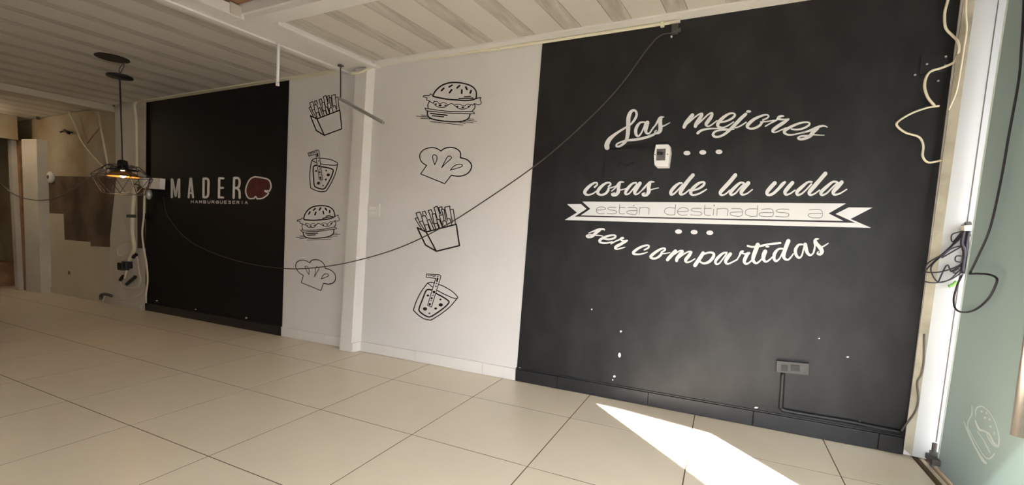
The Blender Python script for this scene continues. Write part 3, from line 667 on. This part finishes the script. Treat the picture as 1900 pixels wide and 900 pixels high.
# ------------------------------------------------------------------ LETTERING AND DRAWINGS (vinyl on the wall)
D0, D1 = 0.003, 0.0062
def phrase(name, label, cat, u, v, letters, place, m, w=None, group=None, part='letter'):
    t = thing(name, label, cat, on_wall(u, v, -PAINT), group)
    for (pl_, data) in letters:
        g = G(); strokes(g, data, pl_ or place, D0, D1, w); g.out(part, m, t)
    return t
k1 = crop(1110, 195, 10)
las = [
 (k1, [[(165, 790, 90), (160, 735, 90), (210, 635, 78), (310, 545, 52), (420, 470, 40), (520, 410, 36), (610, 350, 36), (680, 262, 44), (712, 180, 44), (695, 112, 42), (640, 100, 46), (590, 150, 66), (560, 250, 76), (556, 400, 76), (550, 520, 74), (525, 640, 60), (480, 705, 50), (400, 762, 40), (340, 765, 34), (345, 725, 30), (430, 682, 30), (540, 655, 40), (700, 640, 46), (850, 610, 46), (980, 568, 46), (1060, 528, 36)]]),
 (k1, [[(850, 315, 30), (780, 325, 38), (722, 390, 56), (695, 470, 60), (703, 545, 54), (742, 578, 36), (792, 528, 30), (845, 420, 30), (880, 320, 34)], [(912, 325, 75), (892, 400, 75), (880, 470, 64), (900, 522, 42), (950, 520, 30), (1000, 450, 28), (1040, 400, 26)]]),
 (k1, [[(1010, 425, 25), (1060, 375, 30), (1110, 290, 40), (1150, 232, 42), (1212, 222, 22)], [(1162, 250, 56), (1150, 320, 70), (1155, 420, 76), (1140, 490, 66), (1080, 522, 45), (1048, 500, 28), (1078, 468, 24)], [(1180, 400, 30), (1250, 370, 24), (1330, 326, 16)]])]
k2 = crop(1260, 195, 12.857); k3 = crop(1400, 195, 12.857)
mej = [
 (k2, [[(318, 240, 88), (250, 320, 92), (165, 430, 92), (118, 525, 78)], [(160, 470, 40), (280, 370, 40), (400, 270, 35), (500, 208, 38), (555, 205, 45)], [(545, 235, 72), (480, 340, 92), (415, 440, 92), (388, 505, 80)], [(430, 470, 34), (540, 370, 38), (650, 262, 36), (740, 196, 38), (790, 192, 46)], [(793, 212, 60), (760, 290, 82), (680, 400, 88), (645, 460, 74), (690, 508, 38), (780, 468, 33), (900, 372, 28)]]),
 (k2, [[(985, 408, 40), (1130, 382, 44), (1260, 318, 54), (1328, 250, 56), (1305, 200, 42), (1200, 205, 50), (1060, 292, 74), (945, 410, 86), (922, 490, 70), (980, 532, 50), (1080, 528, 36), (1200, 470, 32), (1300, 400, 28)]]),
 (k2, [[(1592, 215, 72), (1480, 315, 84), (1380, 420, 84), (1260, 540, 74), (1120, 668, 62), (980, 745, 52), (860, 755, 56), (808, 705, 62), (860, 632, 50), (980, 600, 42), (1150, 588, 36), (1310, 572, 26)], [(445, 668, 66), (530, 605, 56), (680, 568, 42), (850, 560, 38), (1000, 562, 38), (1200, 582, 38)], [(1330, 540, 34), (1390, 530, 36), (1480, 488, 34), (1600, 410, 32)], ['E', 1660, 152, 60, 30]]),
 (k3, [[(200, 355, 40), (300, 310, 40), (335, 262, 40), (290, 232, 38), (180, 252, 50), (0, 332, 70), (-130, 440, 82), (-175, 515, 70), (-100, 562, 46), (20, 545, 56), (130, 480, 58), (175, 415, 58)], [(150, 402, 38), (300, 390, 33), (480, 365, 32)]]),
 (k3, [[(260, 505, 32), (380, 435, 33), (520, 360, 38), (575, 290, 62), (640, 262, 52), (690, 262, 36)], [(560, 330, 60), (690, 345, 40), (815, 335, 36)], [(805, 345, 42), (700, 415, 78), (560, 505, 82), (448, 590, 76), (435, 632, 54), (500, 650, 32), (620, 602, 32), (750, 542, 28)]]),
 (k3, [[(880, 572, 38), (1000, 585, 42), (1150, 560, 48), (1285, 490, 50), (1312, 432, 42), (1235, 408, 38), (1080, 432, 48), (900, 502, 62), (745, 590, 72), (708, 650, 68), (780, 702, 46), (900, 708, 38), (1050, 678, 36), (1190, 645, 38)]]),
 (k3, [[(1160, 660, 40), (1340, 600, 56), (1500, 530, 60), (1640, 495, 44), (1735, 525, 26)], [(1500, 555, 80), (1400, 640, 92), (1330, 730, 86), (1200, 798, 66), (1085, 815, 54), (1035, 785, 44), (1100, 745, 42), (1220, 732, 46), (1300, 730, 40)], [(1400, 705, 34), (1540, 715, 24), (1665, 718, 18)]])]
phrase('script_lettering', 'white script lettering Las mejores arched across top of right black wall', 'lettering', 1320, 240, las+mej, None, M['vinyl'], part='letter')
k4 = crop(1075, 320, 11.875); k5 = crop(1230, 315, 10.556); k6 = crop(1405, 315, 10.556)
cosas = [
 (k4, [[(335, 325, 40), (392, 272, 40), (385, 230, 36), (320, 235, 44), (222, 302, 64), (132, 400, 74), (125, 465, 62), (190, 495, 42), (290, 470, 33), (380, 410, 28)]]),
 (k4, [[(640, 312, 36), (688, 266, 38), (668, 228, 38), (590, 234, 44), (492, 302, 64), (412, 400, 72), (410, 465, 58), (480, 495, 43), (570, 470, 50), (632, 400, 58), (640, 360, 48)], [(640, 350, 30), (740, 325, 26), (830, 292, 26)]]),
 (k4, [[(710, 410, 25), (780, 350, 30), (840, 270, 40), (900, 212, 42), (975, 212, 24)], [(880, 250, 66), (862, 330, 74), (858, 420, 78), (810, 488, 68), (742, 503, 52), (717, 475, 38), (775, 455, 36)], [(890, 390, 28), (960, 375, 24), (1030, 355, 24)]]),
 (k4, [[(1255, 228, 38), (1170, 245, 45), (1082, 332, 64), (1022, 420, 64), (1022, 478, 48), (1090, 468, 34), (1180, 370, 34), (1270, 262, 38)], [(1335, 240, 78), (1272, 335, 82), (1222, 420, 78), (1232, 478, 48), (1290, 470, 30), (1380, 390, 28), (1450, 330, 28)]]),
 (k4, [[(1390, 370, 28), (1470, 290, 38), (1560, 212, 46), (1645, 208, 24)], [(1548, 245, 72), (1526, 330, 80), (1528, 420, 84), (1480, 498, 58), (1412, 505, 52), (1387, 475, 34), (1440, 455, 34)], [(1560, 385, 28), (1650, 360, 24), (1745, 340, 18)]])]
de = [
 (k5, [[(372, 262, 34), (310, 270, 44), (222, 342, 64), (157, 430, 64), (162, 486, 48), (220, 468, 36), (300, 390, 31), (390, 292, 34)], [(588, 105, 72), (500, 205, 74), (412, 322, 78), (347, 430, 73), (352, 483, 48), (420, 470, 31), (520, 390, 28)]]),
 (k5, [[(590, 405, 34), (700, 370, 40), (788, 310, 48), (815, 257, 42), (778, 240, 38), (690, 272, 54), (582, 370, 68), (543, 450, 62), (582, 493, 40), (680, 480, 36), (780, 430, 32), (855, 382, 22)]])]
la = [
 (k5, [[(1418, 105, 76), (1320, 225, 78), (1212, 342, 78), (1127, 440, 68), (1142, 493, 43), (1220, 480, 30), (1310, 400, 28)]]),
 (k5, [[(1580, 257, 36), (1510, 258, 44), (1412, 342, 64), (1327, 440, 68), (1342, 493, 43), (1420, 460, 33), (1500, 370, 33), (1600, 272, 38)], [(1672, 262, 80), (1602, 342, 78), (1537, 430, 73), (1552, 488, 43), (1640, 470, 30), (1752, 388, 24)]])]
vida = [
 (k6, [[(345, 260, 76), (272, 335, 78), (197, 430, 73), (202, 490, 48), (290, 480, 53), (400, 390, 58), (490, 290, 68), (540, 245, 50)]]),
 (k6, [[(690, 255, 72), (612, 342, 78), (547, 430, 73), (562, 488, 46), (640, 470, 31), (740, 400, 28)]]),
 (k6, [[(1070, 237, 34), (990, 244, 41), (882, 332, 64), (782, 430, 68), (792, 493, 46), (870, 470, 35), (960, 390, 31), (1060, 282, 34)], [(1335, 75, 80), (1240, 185, 78), (1120, 322, 83), (1022, 440, 73), (1042, 493, 46), (1120, 472, 31), (1220, 400, 28)]]),
 (k6, [[(1560, 237, 35), (1480, 238, 43), (1362, 332, 64), (1252, 440, 68), (1272, 496, 46), (1360, 460, 35), (1460, 360, 33), (1580, 252, 38)], [(1655, 245, 76), (1580, 332, 80), (1492, 430, 73), (1512, 488, 44), (1620, 465, 31), (1755, 382, 22)]])]
phrase('script_lettering', 'white script lettering cosas de la vida directly above the white banner', 'lettering', 1325, 348, cosas+de+la+vida, None, M['vinyl'])
k7 = crop(1080, 415, 10.5875); k8 = crop(1230, 435, 11.875); k9 = crop(1380, 430, 11.515)
ser = [
 (k7, [[(130, 185, 18), (220, 150, 28), (330, 115, 45), (425, 107, 30), (440, 130, 18)], [(340, 130, 56), (262, 190, 58), (200, 248, 53), (122, 266, 43), (88, 240, 33), (150, 217, 28), (200, 217, 28)], [(270, 230, 22), (340, 232, 20), (405, 244, 20)]]),
 (k7, [[(440, 300, 34), (540, 310, 36), (640, 278, 41), (656, 240, 37), (600, 227, 34), (480, 252, 44), (362, 312, 54), (347, 358, 43), (430, 383, 35), (520, 375, 31), (595, 355, 25)]]),
 (k7, [[(570, 395, 26), (650, 350, 28), (740, 310, 32), (775, 288, 48), (805, 282, 42)], [(760, 310, 35), (800, 340, 30), (885, 332, 30)], [(875, 340, 42), (780, 392, 56), (672, 450, 58), (653, 487, 43), (700, 500, 27), (780, 480, 25), (842, 461, 18)]])]
comp = [
 (k7, [[(1225, 515, 30), (1300, 475, 35), (1308, 432, 35), (1230, 432, 37), (1112, 482, 48), (1012, 560, 56), (1022, 598, 40), (1120, 604, 31), (1210, 585, 27), (1280, 561, 20)]]),
 (k7, [[(1560, 560, 31), (1628, 520, 35), (1622, 487, 33), (1550, 497, 39), (1442, 562, 53), (1352, 640, 58), (1367, 678, 43), (1440, 684, 39), (1520, 640, 48), (1560, 590, 48)], [(1560, 590, 24), (1640, 585, 22), (1725, 568, 20)]]),
 (k8, [[(275, 368, 76), (202, 442, 80), (132, 520, 78), (100, 560, 68)], [(150, 500, 32), (260, 430, 33), (370, 362, 33), (435, 360, 38)], [(430, 382, 66), (370, 452, 78), (312, 530, 76), (302, 578, 66)], [(350, 520, 30), (450, 440, 33), (560, 382, 35), (615, 380, 41)], [(622, 395, 58), (572, 470, 76), (502, 560, 72), (522, 612, 42), (600, 600, 32), (705, 538, 24)]]),
 (k8, [[(885, 412, 78), (830, 500, 82), (762, 600, 82), (708, 680, 84)], [(830, 480, 38), (930, 422, 41), (1040, 398, 43), (1118, 422, 53), (1108, 500, 68), (1020, 600, 63), (912, 638, 48), (832, 610, 39), (802, 570, 38)]]),
 (k8, [[(1410, 402, 35), (1330, 413, 45), (1232, 492, 64), (1158, 590, 60), (1177, 652, 44), (1240, 638, 33), (1320, 540, 31), (1400, 432, 35)], [(1485, 432, 76), (1430, 502, 80), (1382, 590, 73), (1420, 652, 40), (1530, 610, 33), (1640, 550, 31)]]),
 (k8, [[(1620, 570, 29), (1680, 480, 33), (1722, 392, 56), (1765, 373, 42)], [(1730, 402, 38), (1800, 430, 29), (1875, 402, 29)]]),
 (k9, [[(118, 455, 44), (72, 492, 72), (22, 590, 76), (14, 655, 58), (60, 688, 43), (130, 650, 33), (170, 605, 28)]]),
 (k9, [[(298, 280, 90), (262, 380, 92), (217, 500, 88), (198, 605, 70), (260, 672, 48), (330, 638, 36), (400, 562, 32)], [(85, 302, 42), (180, 325, 40), (330, 310, 43), (540, 267, 43), (780, 242, 44)]]),
 (k9, [[(458, 425, 90), (430, 490, 92), (422, 580, 76), (470, 642, 43), (550, 600, 35), (610, 542, 30)], ['E', 505, 320, 44, 18]]),
 (k9, [[(830, 362, 35), (740, 373, 45), (662, 462, 70), (647, 570, 64), (690, 628, 48), (760, 578, 35), (820, 470, 33), (860, 372, 35)], [(953, 200, 90), (910, 305, 88), (862, 450, 83), (862, 558, 64), (940, 600, 40), (1010, 540, 35), (1058, 472, 26)]]),
 (k9, [[(1250, 272, 37), (1170, 283, 48), (1107, 380, 68), (1117, 490, 64), (1180, 558, 48), (1240, 510, 35), (1270, 400, 33), (1300, 292, 35)], [(1312, 275, 84), (1325, 345, 83), (1360, 450, 68), (1420, 502, 44), (1490, 450, 33), (1520, 350, 33)]]),
 (k9, [[(1490, 430, 30), (1520, 310, 36), (1512, 210, 48), (1540, 165, 50), (1595, 155, 24)], [(1525, 200, 66), (1570, 272, 76), (1640, 352, 88), (1668, 430, 86), (1630, 482, 58), (1572, 470, 36), (1590, 430, 30)], [(1650, 340, 35), (1740, 290, 27), (1805, 247, 20)]])]
phrase('script_lettering', 'white script lettering ser compartidas curving below the white banner', 'lettering', 1310, 465, ser+comp, None, M['vinyl'])
idp = crop(0, 0, 1)
phrase('dot_row', 'row of three white dots right of the breaker box', 'dots', 1304, 283, [(idp, [['E', u, v, 6.4, 4.2]]) for u, v in ((1274.6, 284), (1304, 282.8), (1334, 281.8))], None, M['vinyl'], part='dot')
phrase('dot_row', 'row of three white dots under the white banner', 'dots', 1288, 430.6, [(idp, [['E', u, v, 6.4, 4.2]]) for u, v in ((1259, 429.7), (1288, 430.7), (1317, 431.9))], None, M['vinyl'], part='dot')

# banner
bn = thing('ribbon_banner', 'white ribbon banner reading están destinadas a across right black wall', 'banner', on_wall(1330, 398, -PAINT))
g = G(); poly_flat(g, [(1080.5, 374), (1330, 375.8), (1569.8, 377.5), (1537.4, 396), (1564.8, 409.8), (1330, 405.5), (1077.4, 399.7), (1095.3, 387.6)], idp, D0, D1); g.out('band', M['vinyl'], bn)
g = G(); poly_flat(g, [(1052, 378.7), (1077.9, 378.7), (1088.4, 387.6), (1066.3, 401.8), (1230, 405.6), (1430, 410.2), (1587.4, 413.6), (1550.4, 397), (1574.7, 384.9), (1619, 385.2), (1578, 406.4), (1616.2, 422.7), (1430, 418.3), (1230, 413.3), (1047.9, 408.2), (1070.5, 394.5)], idp, D0, D1); g.out('back_fold', M['vinyl'], bn)
b1 = crop(1040, 365, 9.5); b2 = crop(1230, 365, 9.5); b3 = crop(1420, 365, 9.048)
lets = [
 (b1, [[(635, 238), (720, 234), (790, 225), (780, 192), (700, 180), (645, 205), (632, 255), (675, 298), (775, 300)]]),
 (b1, [[(980, 187), (870, 185), (832, 208), (865, 232), (955, 242), (993, 270), (955, 300), (820, 300)]]),
 (b1, [[(1047, 125), (1037, 220), (1037, 285), (1065, 302), (1130, 302)], [(1040, 188), (1138, 188)]]),
 (b1, [[(1190, 188), (1300, 188), (1345, 210), (1335, 308), (1230, 308), (1170, 285), (1195, 250), (1335, 245)], [(1298, 150, 12), (1285, 166, 12)]]),
 (b1, [['L', (1385, 310), (1396, 190)], [(1395, 197), (1500, 190), (1555, 205), (1560, 240), (1555, 315)]]),
 (b2, [['L', (225, 140), (208, 318)], [(208, 318), (110, 322), (35, 285), (38, 225), (100, 192), (215, 202)]]),
 (b2, [[(265, 262), (350, 262), (430, 258), (448, 225), (390, 195), (310, 199), (265, 240), (265, 290), (320, 325), (430, 322)]]),
 (b2, [[(680, 208), (540, 206), (497, 235), (545, 260), (650, 268), (688, 300), (640, 328), (480, 320)]]),
 (b2, [[(742, 145), (732, 240), (732, 305), (765, 328), (840, 328)], [(725, 208), (855, 208)]]),
 (b2, [['L', (897, 215), (886, 330)], ['E', 903, 155, 11, 13]]),
 (b2, [['L', (948, 332), (958, 210)], [(958, 216), (1080, 207), (1140, 222), (1147, 255), (1135, 335)]]),
 (b2, [[(1210, 212), (1340, 210), (1396, 235), (1386, 335), (1260, 340), (1188, 312), (1215, 275), (1390, 270)]]),
 (b2, [['L', (1672, 155), (1658, 342)], [(1658, 340), (1560, 347), (1462, 312), (1460, 250), (1520, 216), (1660, 217)]]),
 (b3, [[(-62, 212), (80, 205), (128, 232), (120, 325), (-50, 330), (-102, 302), (-72, 270), (120, 270)]]),
 (b3, [[(398, 212), (240, 210), (182, 240), (225, 262), (360, 275), (396, 303), (355, 340), (170, 330)]]),
 (b3, [[(740, 220), (890, 214), (952, 245), (940, 348), (780, 350), (722, 318), (752, 285), (945, 280)]])]
for pl_, data in lets:
    g = G(); strokes(g, data, pl_, D1-0.001, D1+0.0008, 9.5); g.out('letter', M['thin_ink'], bn)

# logo on the left panel
lg = crop(290, 300, 7.917)
lo_ = thing('logo_sign', 'white block lettering MADERO with dark red round steak as its last letter', 'sign', on_wall(410, 352, -PAINT))
mad = [[['L', 35, (228, 262), (228, 520)], ['L', 35, (335, 262), (335, 520)], ['L', 30, (238, 265), (283, 505), (326, 265)]],
       [['L', 30, (475, 525), (500, 250), (512, 250), (540, 525)], ['L', 26, (492, 460), (525, 460)]],
       [['L', 34, (695, 250), (692, 520)], [34, (700, 248), (745, 252), (766, 285), (764, 400), (760, 490), (735, 521), (698, 522)]],
       [['L', 34, (925, 245), (920, 525)], ['L', 30, (930, 242), (985, 245)], ['L', 30, (930, 385), (980, 385)], ['L', 30, (925, 524), (982, 527)]],
       [['L', 34, (1143, 240), (1136, 530)], [34, (1150, 238), (1200, 242), (1222, 275), (1220, 345), (1195, 383), (1150, 386)], [34, (1190, 395), (1220, 430), (1225, 530)]]]
for data in mad:
    g = G(); strokes(g, data, lg, D0, D1, 34); g.out('letter', M['vinyl'], lo_)
blob = [(1450, 222), (1385, 250), (1335, 330), (1312, 430), (1332, 505), (1370, 541), (1440, 538), (1458, 512), (1480, 545), (1560, 537), (1630, 490), (1648, 460), (1590, 428), (1662, 432), (1685, 370), (1670, 292), (1630, 256), (1550, 236)]
g = G(); poly_flat(g, blob, lg, D0, D1-.001); g.out('steak', M['red'], lo_)['label'] = 'dark red steak shape'
g = G(); strokes(g, [[20]+blob[:7], [20]+blob[6:9], [20]+blob[8:12], [20, blob[11], blob[12], blob[13]], [20]+blob[13:]+blob[:1]], lg, D0, D1); g.out('steak_outline', M['vinyl'], lo_)
GL = {'H': [((0, 0), (0, 1)), ((1, 0), (1, 1)), ((0, .5), (1, .5))], 'A': [((0, 1), (.5, 0)), ((.5, 0), (1, 1)), ((.2, .62), (.8, .62))],
      'M': [((0, 1), (0, 0)), ((0, 0), (.5, .7)), ((.5, .7), (1, 0)), ((1, 0), (1, 1))], 'B': [((0, 0), (0, 1)), ((0, 0), (.85, .05)), ((.85, .05), (.85, .42)), ((0, .48), (.95, .5)), ((.95, .52), (.95, .95)), ((0, 1), (.95, .97))],
      'U': [((0, 0), (0, .85)), ((0, .85), (.3, 1)), ((.3, 1), (.7, 1)), ((.7, 1), (1, .85)), ((1, .85), (1, 0))], 'R': [((0, 0), (0, 1)), ((0, 0), (.9, .05)), ((.9, .05), (.9, .45)), ((0, .52), (.9, .48)), ((.4, .52), (1, 1))],
      'G': [((1, .1), (.3, 0)), ((.3, 0), (0, .3)), ((0, .3), (0, .75)), ((0, .75), (.3, 1)), ((.3, 1), (1, .92)), ((1, .92), (1, .52)), ((1, .52), (.55, .52))], 'E': [((0, 0), (0, 1)), ((0, 0), (1, 0)), ((0, .5), (.85, .5)), ((0, 1), (1, 1))],
      'S': [((1, .05), (.2, 0)), ((.2, 0), (0, .25)), ((0, .25), (.25, .47)), ((.25, .47), (.8, .53)), ((.8, .53), (1, .75)), ((1, .75), (.8, 1)), ((.8, 1), (0, .95))], 'I': [((.5, 0), (.5, 1))]}
for k, c in enumerate('HAMBURGUESERIA'):
    x0 = 512+k*61; y0 = 570+k*0.9
    g = G(); strokes(g, [['L', (x0+a[0]*34, y0+a[1]*36), (x0+b[0]*34, y0+b[1]*36)] for a, b in GL[c]], lg, D0, D1, 8.5); g.out('letter', M['vinyl'], lo_)

# drawings: each traced once, then laid a second time on the narrow wall
BUR = {'top_bun': [[21, (400, 352), (392, 335), (430, 262), (520, 178), (640, 128), (780, 117), (920, 137), (1040, 182), (1105, 252), (1115, 330), (1095, 393), (960, 418), (800, 410), (600, 393), (400, 352)], [16, (912, 355), (1020, 348)], [18, (822, 385), (1062, 379)]],
       'seed': [['L', 26, (532, 253), (572, 213)], ['L', 24, (658, 193), (712, 162)], ['L', 26, (667, 288), (703, 238)], ['L', 26, (792, 208), (838, 168)], ['L', 26, (870, 298), (873, 243)], ['L', 30, (938, 195), (958, 233)], ['L', 28, (1012, 293), (1028, 253)]],
       'lettuce': [[12, (390, 335), (350, 310), (325, 335), (250, 336), (226, 355), (288, 372), (284, 408), (330, 425), (368, 455), (398, 455), (412, 425)], [11, (400, 455), (430, 502), (500, 530), (580, 530), (640, 495), (700, 470), (760, 510), (830, 555), (920, 560), (1000, 522), (1020, 488), (1058, 495), (1088, 470), (1150, 493), (1198, 460), (1178, 402), (1193, 370), (1150, 376), (1105, 395)],
                   [9, (412, 440), (460, 437), (500, 475), (570, 450), (640, 490)], [9, (760, 490), (830, 480), (900, 510), (970, 480), (1010, 490)], ['E', 508, 500, 26, 14], ['E', 597, 500, 16, 9], ['E', 798, 520, 18, 14], ['E', 890, 535, 22, 12], ['E', 440, 480, 12, 18], ['E', 985, 515, 20, 9]],
       'patty': [[14, (332, 430), (305, 490), (310, 545)], [14, (1088, 480), (1090, 540), (1040, 598)], [12, (258, 545), (400, 570), (600, 595), (800, 605), (1040, 600)], [12, (258, 547), (290, 590), (450, 607), (650, 630), (850, 635), (1072, 640), (1060, 608), (1040, 600)]],
       'bottom_bun': [[19, (300, 592), (300, 660), (340, 710), (450, 745), (600, 765), (780, 775), (900, 760), (980, 720), (1010, 650)], [18, (350, 635), (628, 665)], [16, (378, 672), (568, 692)]],
       'ground_line': [[9, (112, 680), (320, 695)], [9, (187, 715), (380, 725)], [9, (197, 660), (290, 668)], [9, (347, 770), (890, 830)], [8, (800, 775), (930, 802)], [8, (900, 770), (1060, 790)], [8, (960, 745), (1122, 767)], [8, (990, 720), (1075, 735)]]}
HAT = {'outline': [[20, (242, 475), (150, 410), (102, 320), (112, 220), (200, 135), (340, 102), (450, 117), (542, 172)], [22, (542, 172), (620, 117), (740, 97), (860, 122), (945, 200), (945, 310)], [23, (945, 310), (1080, 350), (1165, 430), (1178, 520), (1120, 620), (1020, 680), (900, 698), (757, 680)], ['L', 18, (757, 680), (620, 853), (118, 650), (240, 475)]],
       'fold': [[15, (412, 458), (372, 340), (368, 278), (402, 248), (448, 272), (460, 342), (412, 458)], [15, (557, 518), (622, 390), (672, 302), (720, 273), (762, 306), (733, 350), (640, 430), (557, 518)], [15, (732, 573), (800, 500), (880, 452), (960, 448), (992, 476), (958, 505), (860, 535), (732, 573)]]}
FRY = {'box': [['L', 20, (262, 518), (122, 450), (252, 725), (425, 825), (793, 735), (742, 397), (262, 518), (425, 825)]],
       'fry': [['L', (190, 470), (87, 305), (130, 290), (150, 340)], ['L', (125, 290), (102, 217), (163, 200), (190, 260)], ['L', (250, 505), (152, 355), (205, 342), (267, 495)], ['L', (210, 340), (190, 272), (245, 257), (275, 310)],
               ['L', (215, 255), (205, 197), (245, 187), (268, 250)], ['L', (258, 490), (240, 410), (290, 397), (322, 480)], ['L', (340, 490), (277, 330), (320, 320), (387, 478)], ['L', (375, 390), (297, 177), (343, 162), (365, 222)],
               ['L', (390, 380), (357, 237), (405, 227), (427, 300)], ['L', (440, 310), (387, 127), (440, 112), (482, 240)], ['L', (495, 225), (460, 130), (510, 117), (522, 160)], ['L', (480, 460), (427, 325), (470, 317), (520, 440)],
               ['L', (415, 470), (390, 390), (435, 377), (467, 460)], ['L', (515, 400), (472, 260), (530, 242), (548, 332)], ['L', (530, 235), (502, 162), (550, 157), (562, 250), (572, 320)], ['L', (595, 300), (557, 125), (640, 107), (642, 150)],
               ['L', (530, 430), (527, 345), (575, 340), (602, 418)], ['L', (600, 340), (592, 310), (640, 307), (672, 400)], ['L', (680, 370), (642, 162), (693, 157), (730, 390)]]}
DRK = {'glass': [[15, (345, 227), (240, 370), (162, 520), (107, 680)], [15, (107, 680), (200, 770), (300, 828), (400, 848)], [15, (400, 848), (560, 750), (720, 622), (840, 482)], [14, (345, 227), (400, 215), (462, 225)], [14, (535, 252), (600, 275), (740, 355), (833, 440), (845, 478), (780, 480), (640, 420), (505, 350)], [14, (425, 295), (380, 255), (345, 227)]],
       'drink': [[21, (420, 345), (350, 337), (312, 370), (260, 500), (207, 640), (212, 700), (300, 768), (380, 793), (480, 740), (620, 640), (698, 560), (688, 520), (600, 460), (490, 402)]],
       'straw': [['L', 11, (322, 130), (327, 75), (545, 90), (570, 112), (410, 628), (345, 600), (480, 150), (322, 130)], ['L', 26, (512, 150), (502, 195)], ['E', 496, 234, 14, 10], ['E', 485, 285, 14, 12], ['E', 452, 378, 22, 24], ['L', 10, (420, 440), (455, 425)], ['E', 414, 480, 18, 18], ['L', 9, (395, 525), (415, 515)], ['E', 382, 580, 18, 22], ['L', 10, (350, 102), (382, 104)], ['L', 12, (395, 106), (420, 98)], ['L', 14, (432, 112), (480, 108)], ['L', 12, (505, 122), (525, 112)]],
       'bubble': [['E', 350, 435, 22, 17], ['E', 560, 502, 18, 16], ['E', 565, 592, 36, 28], ['E', 302, 658, 36, 28], ['E', 480, 652, 24, 18], ['E', 376, 733, 16, 13]]}
def solve3(A, b):
    m = Matrix(A); return m.inverted() @ Vector(b)
def affine(src, dst):                           # least squares map between drawing units and pixels
    AtA = [[0]*3 for _ in range(3)]; bx_ = [0]*3; by_ = [0]*3
    for (x, y), (u, v) in zip(src, dst):
        r = (x, y, 1)
        for i in range(3):
            for j in range(3): AtA[i][j] += r[i]*r[j]
            bx_[i] += r[i]*u; by_[i] += r[i]*v
    cx, cy = solve3(AtA, bx_), solve3(AtA, by_)
    return lambda x, y, d: on_wall(cx[0]*x+cx[1]*y+cx[2], cy[0]*x+cy[1]*y+cy[2], -d)
def drawing(name, label, cat, group, parts, place, lw=None, k=1.0):
    c = place(500, 450, 0.0)
    t = thing(name, label, cat, (c.x, 0.0, c.z), group)
    for pn, data in parts.items():
        split = pn in ('seed', 'fry', 'bubble', 'fold', 'ground_line')
        for one in ([[d] for d in data] if split else [data]):
            q = []
            for s in one:
                if s[0] in ('E', 'P'): q.append(s)
                else: q.append([(e*k if isinstance(e, (int, float)) else e) for e in s])
            g = G(); strokes(g, q, place, -0.001, 0.0028, (lw or 15)*k); g.out(pn, M['ink'], t)
    return t
WK = 1.14
GR = 'kitchen line drawings on the white walls'
drawing('burger_drawing', 'black line drawing of a burger, topmost on the wide white wall', 'drawing', GR, BUR, crop(760, 140, 9))
drawing('chef_hat_drawing', 'black line drawing of a chef hat on the wide white wall, under the burger', 'drawing', GR, HAT, crop(770, 265, 11.25))
drawing('fries_drawing', 'black line drawing of a box of fries on wide white wall, crossed by cable', 'drawing', GR, FRY, crop(760, 370, 8.571), 13.5)
drawing('drink_drawing', 'black line drawing of a tilted drink glass, lowest on the wide white wall', 'drawing', GR, DRK, crop(755, 500, 9))
drawing('burger_drawing', 'black line drawing of a burger on the narrow wall left of the column', 'drawing', GR, BUR,
        affine([(225, 355), (1198, 460), (780, 117), (700, 770), (112, 680), (1122, 767)], [(549.8, 409.7), (629.5, 406), (590, 382.7), (592.5, 441.5), (552.5, 440.8), (634, 435.5)]), k=1.05)
drawing('chef_hat_drawing', 'black line drawing of a chef hat, lowest on the narrow wall left of the column', 'drawing', GR, HAT,
        affine([(242, 475), (542, 172), (945, 310), (757, 680), (620, 853), (118, 650), (102, 320), (1178, 520)], [(562.2, 511.8), (575.7, 488.7), (603, 497.6), (599.6, 525), (596, 538.4), (559.7, 526.7), (549.5, 497), (622.5, 514)]), k=0.95)
drawing('fries_drawing', 'black line drawing of fries, topmost on the narrow wall left of the column', 'drawing', GR, FRY,
        affine([(425, 825), (793, 735), (742, 397), (122, 450), (102, 217), (640, 107)], [(601.7, 251.7), (634, 238.5), (631, 204), (576, 215), (574.5, 190), (622, 176)]), 13.5, k=1.0)
drawing('drink_drawing', 'black line drawing of an upright drink glass on the narrow wall left of the column', 'drawing', GR, DRK,
        affine([(345, 227), (845, 478), (107, 680), (400, 848), (322, 100), (560, 98), (380, 615)], [(579.3, 296.7), (626.7, 303.3), (576, 348.3), (606, 355.5), (571.7, 287), (590, 280), (595, 333)]), k=1.05)
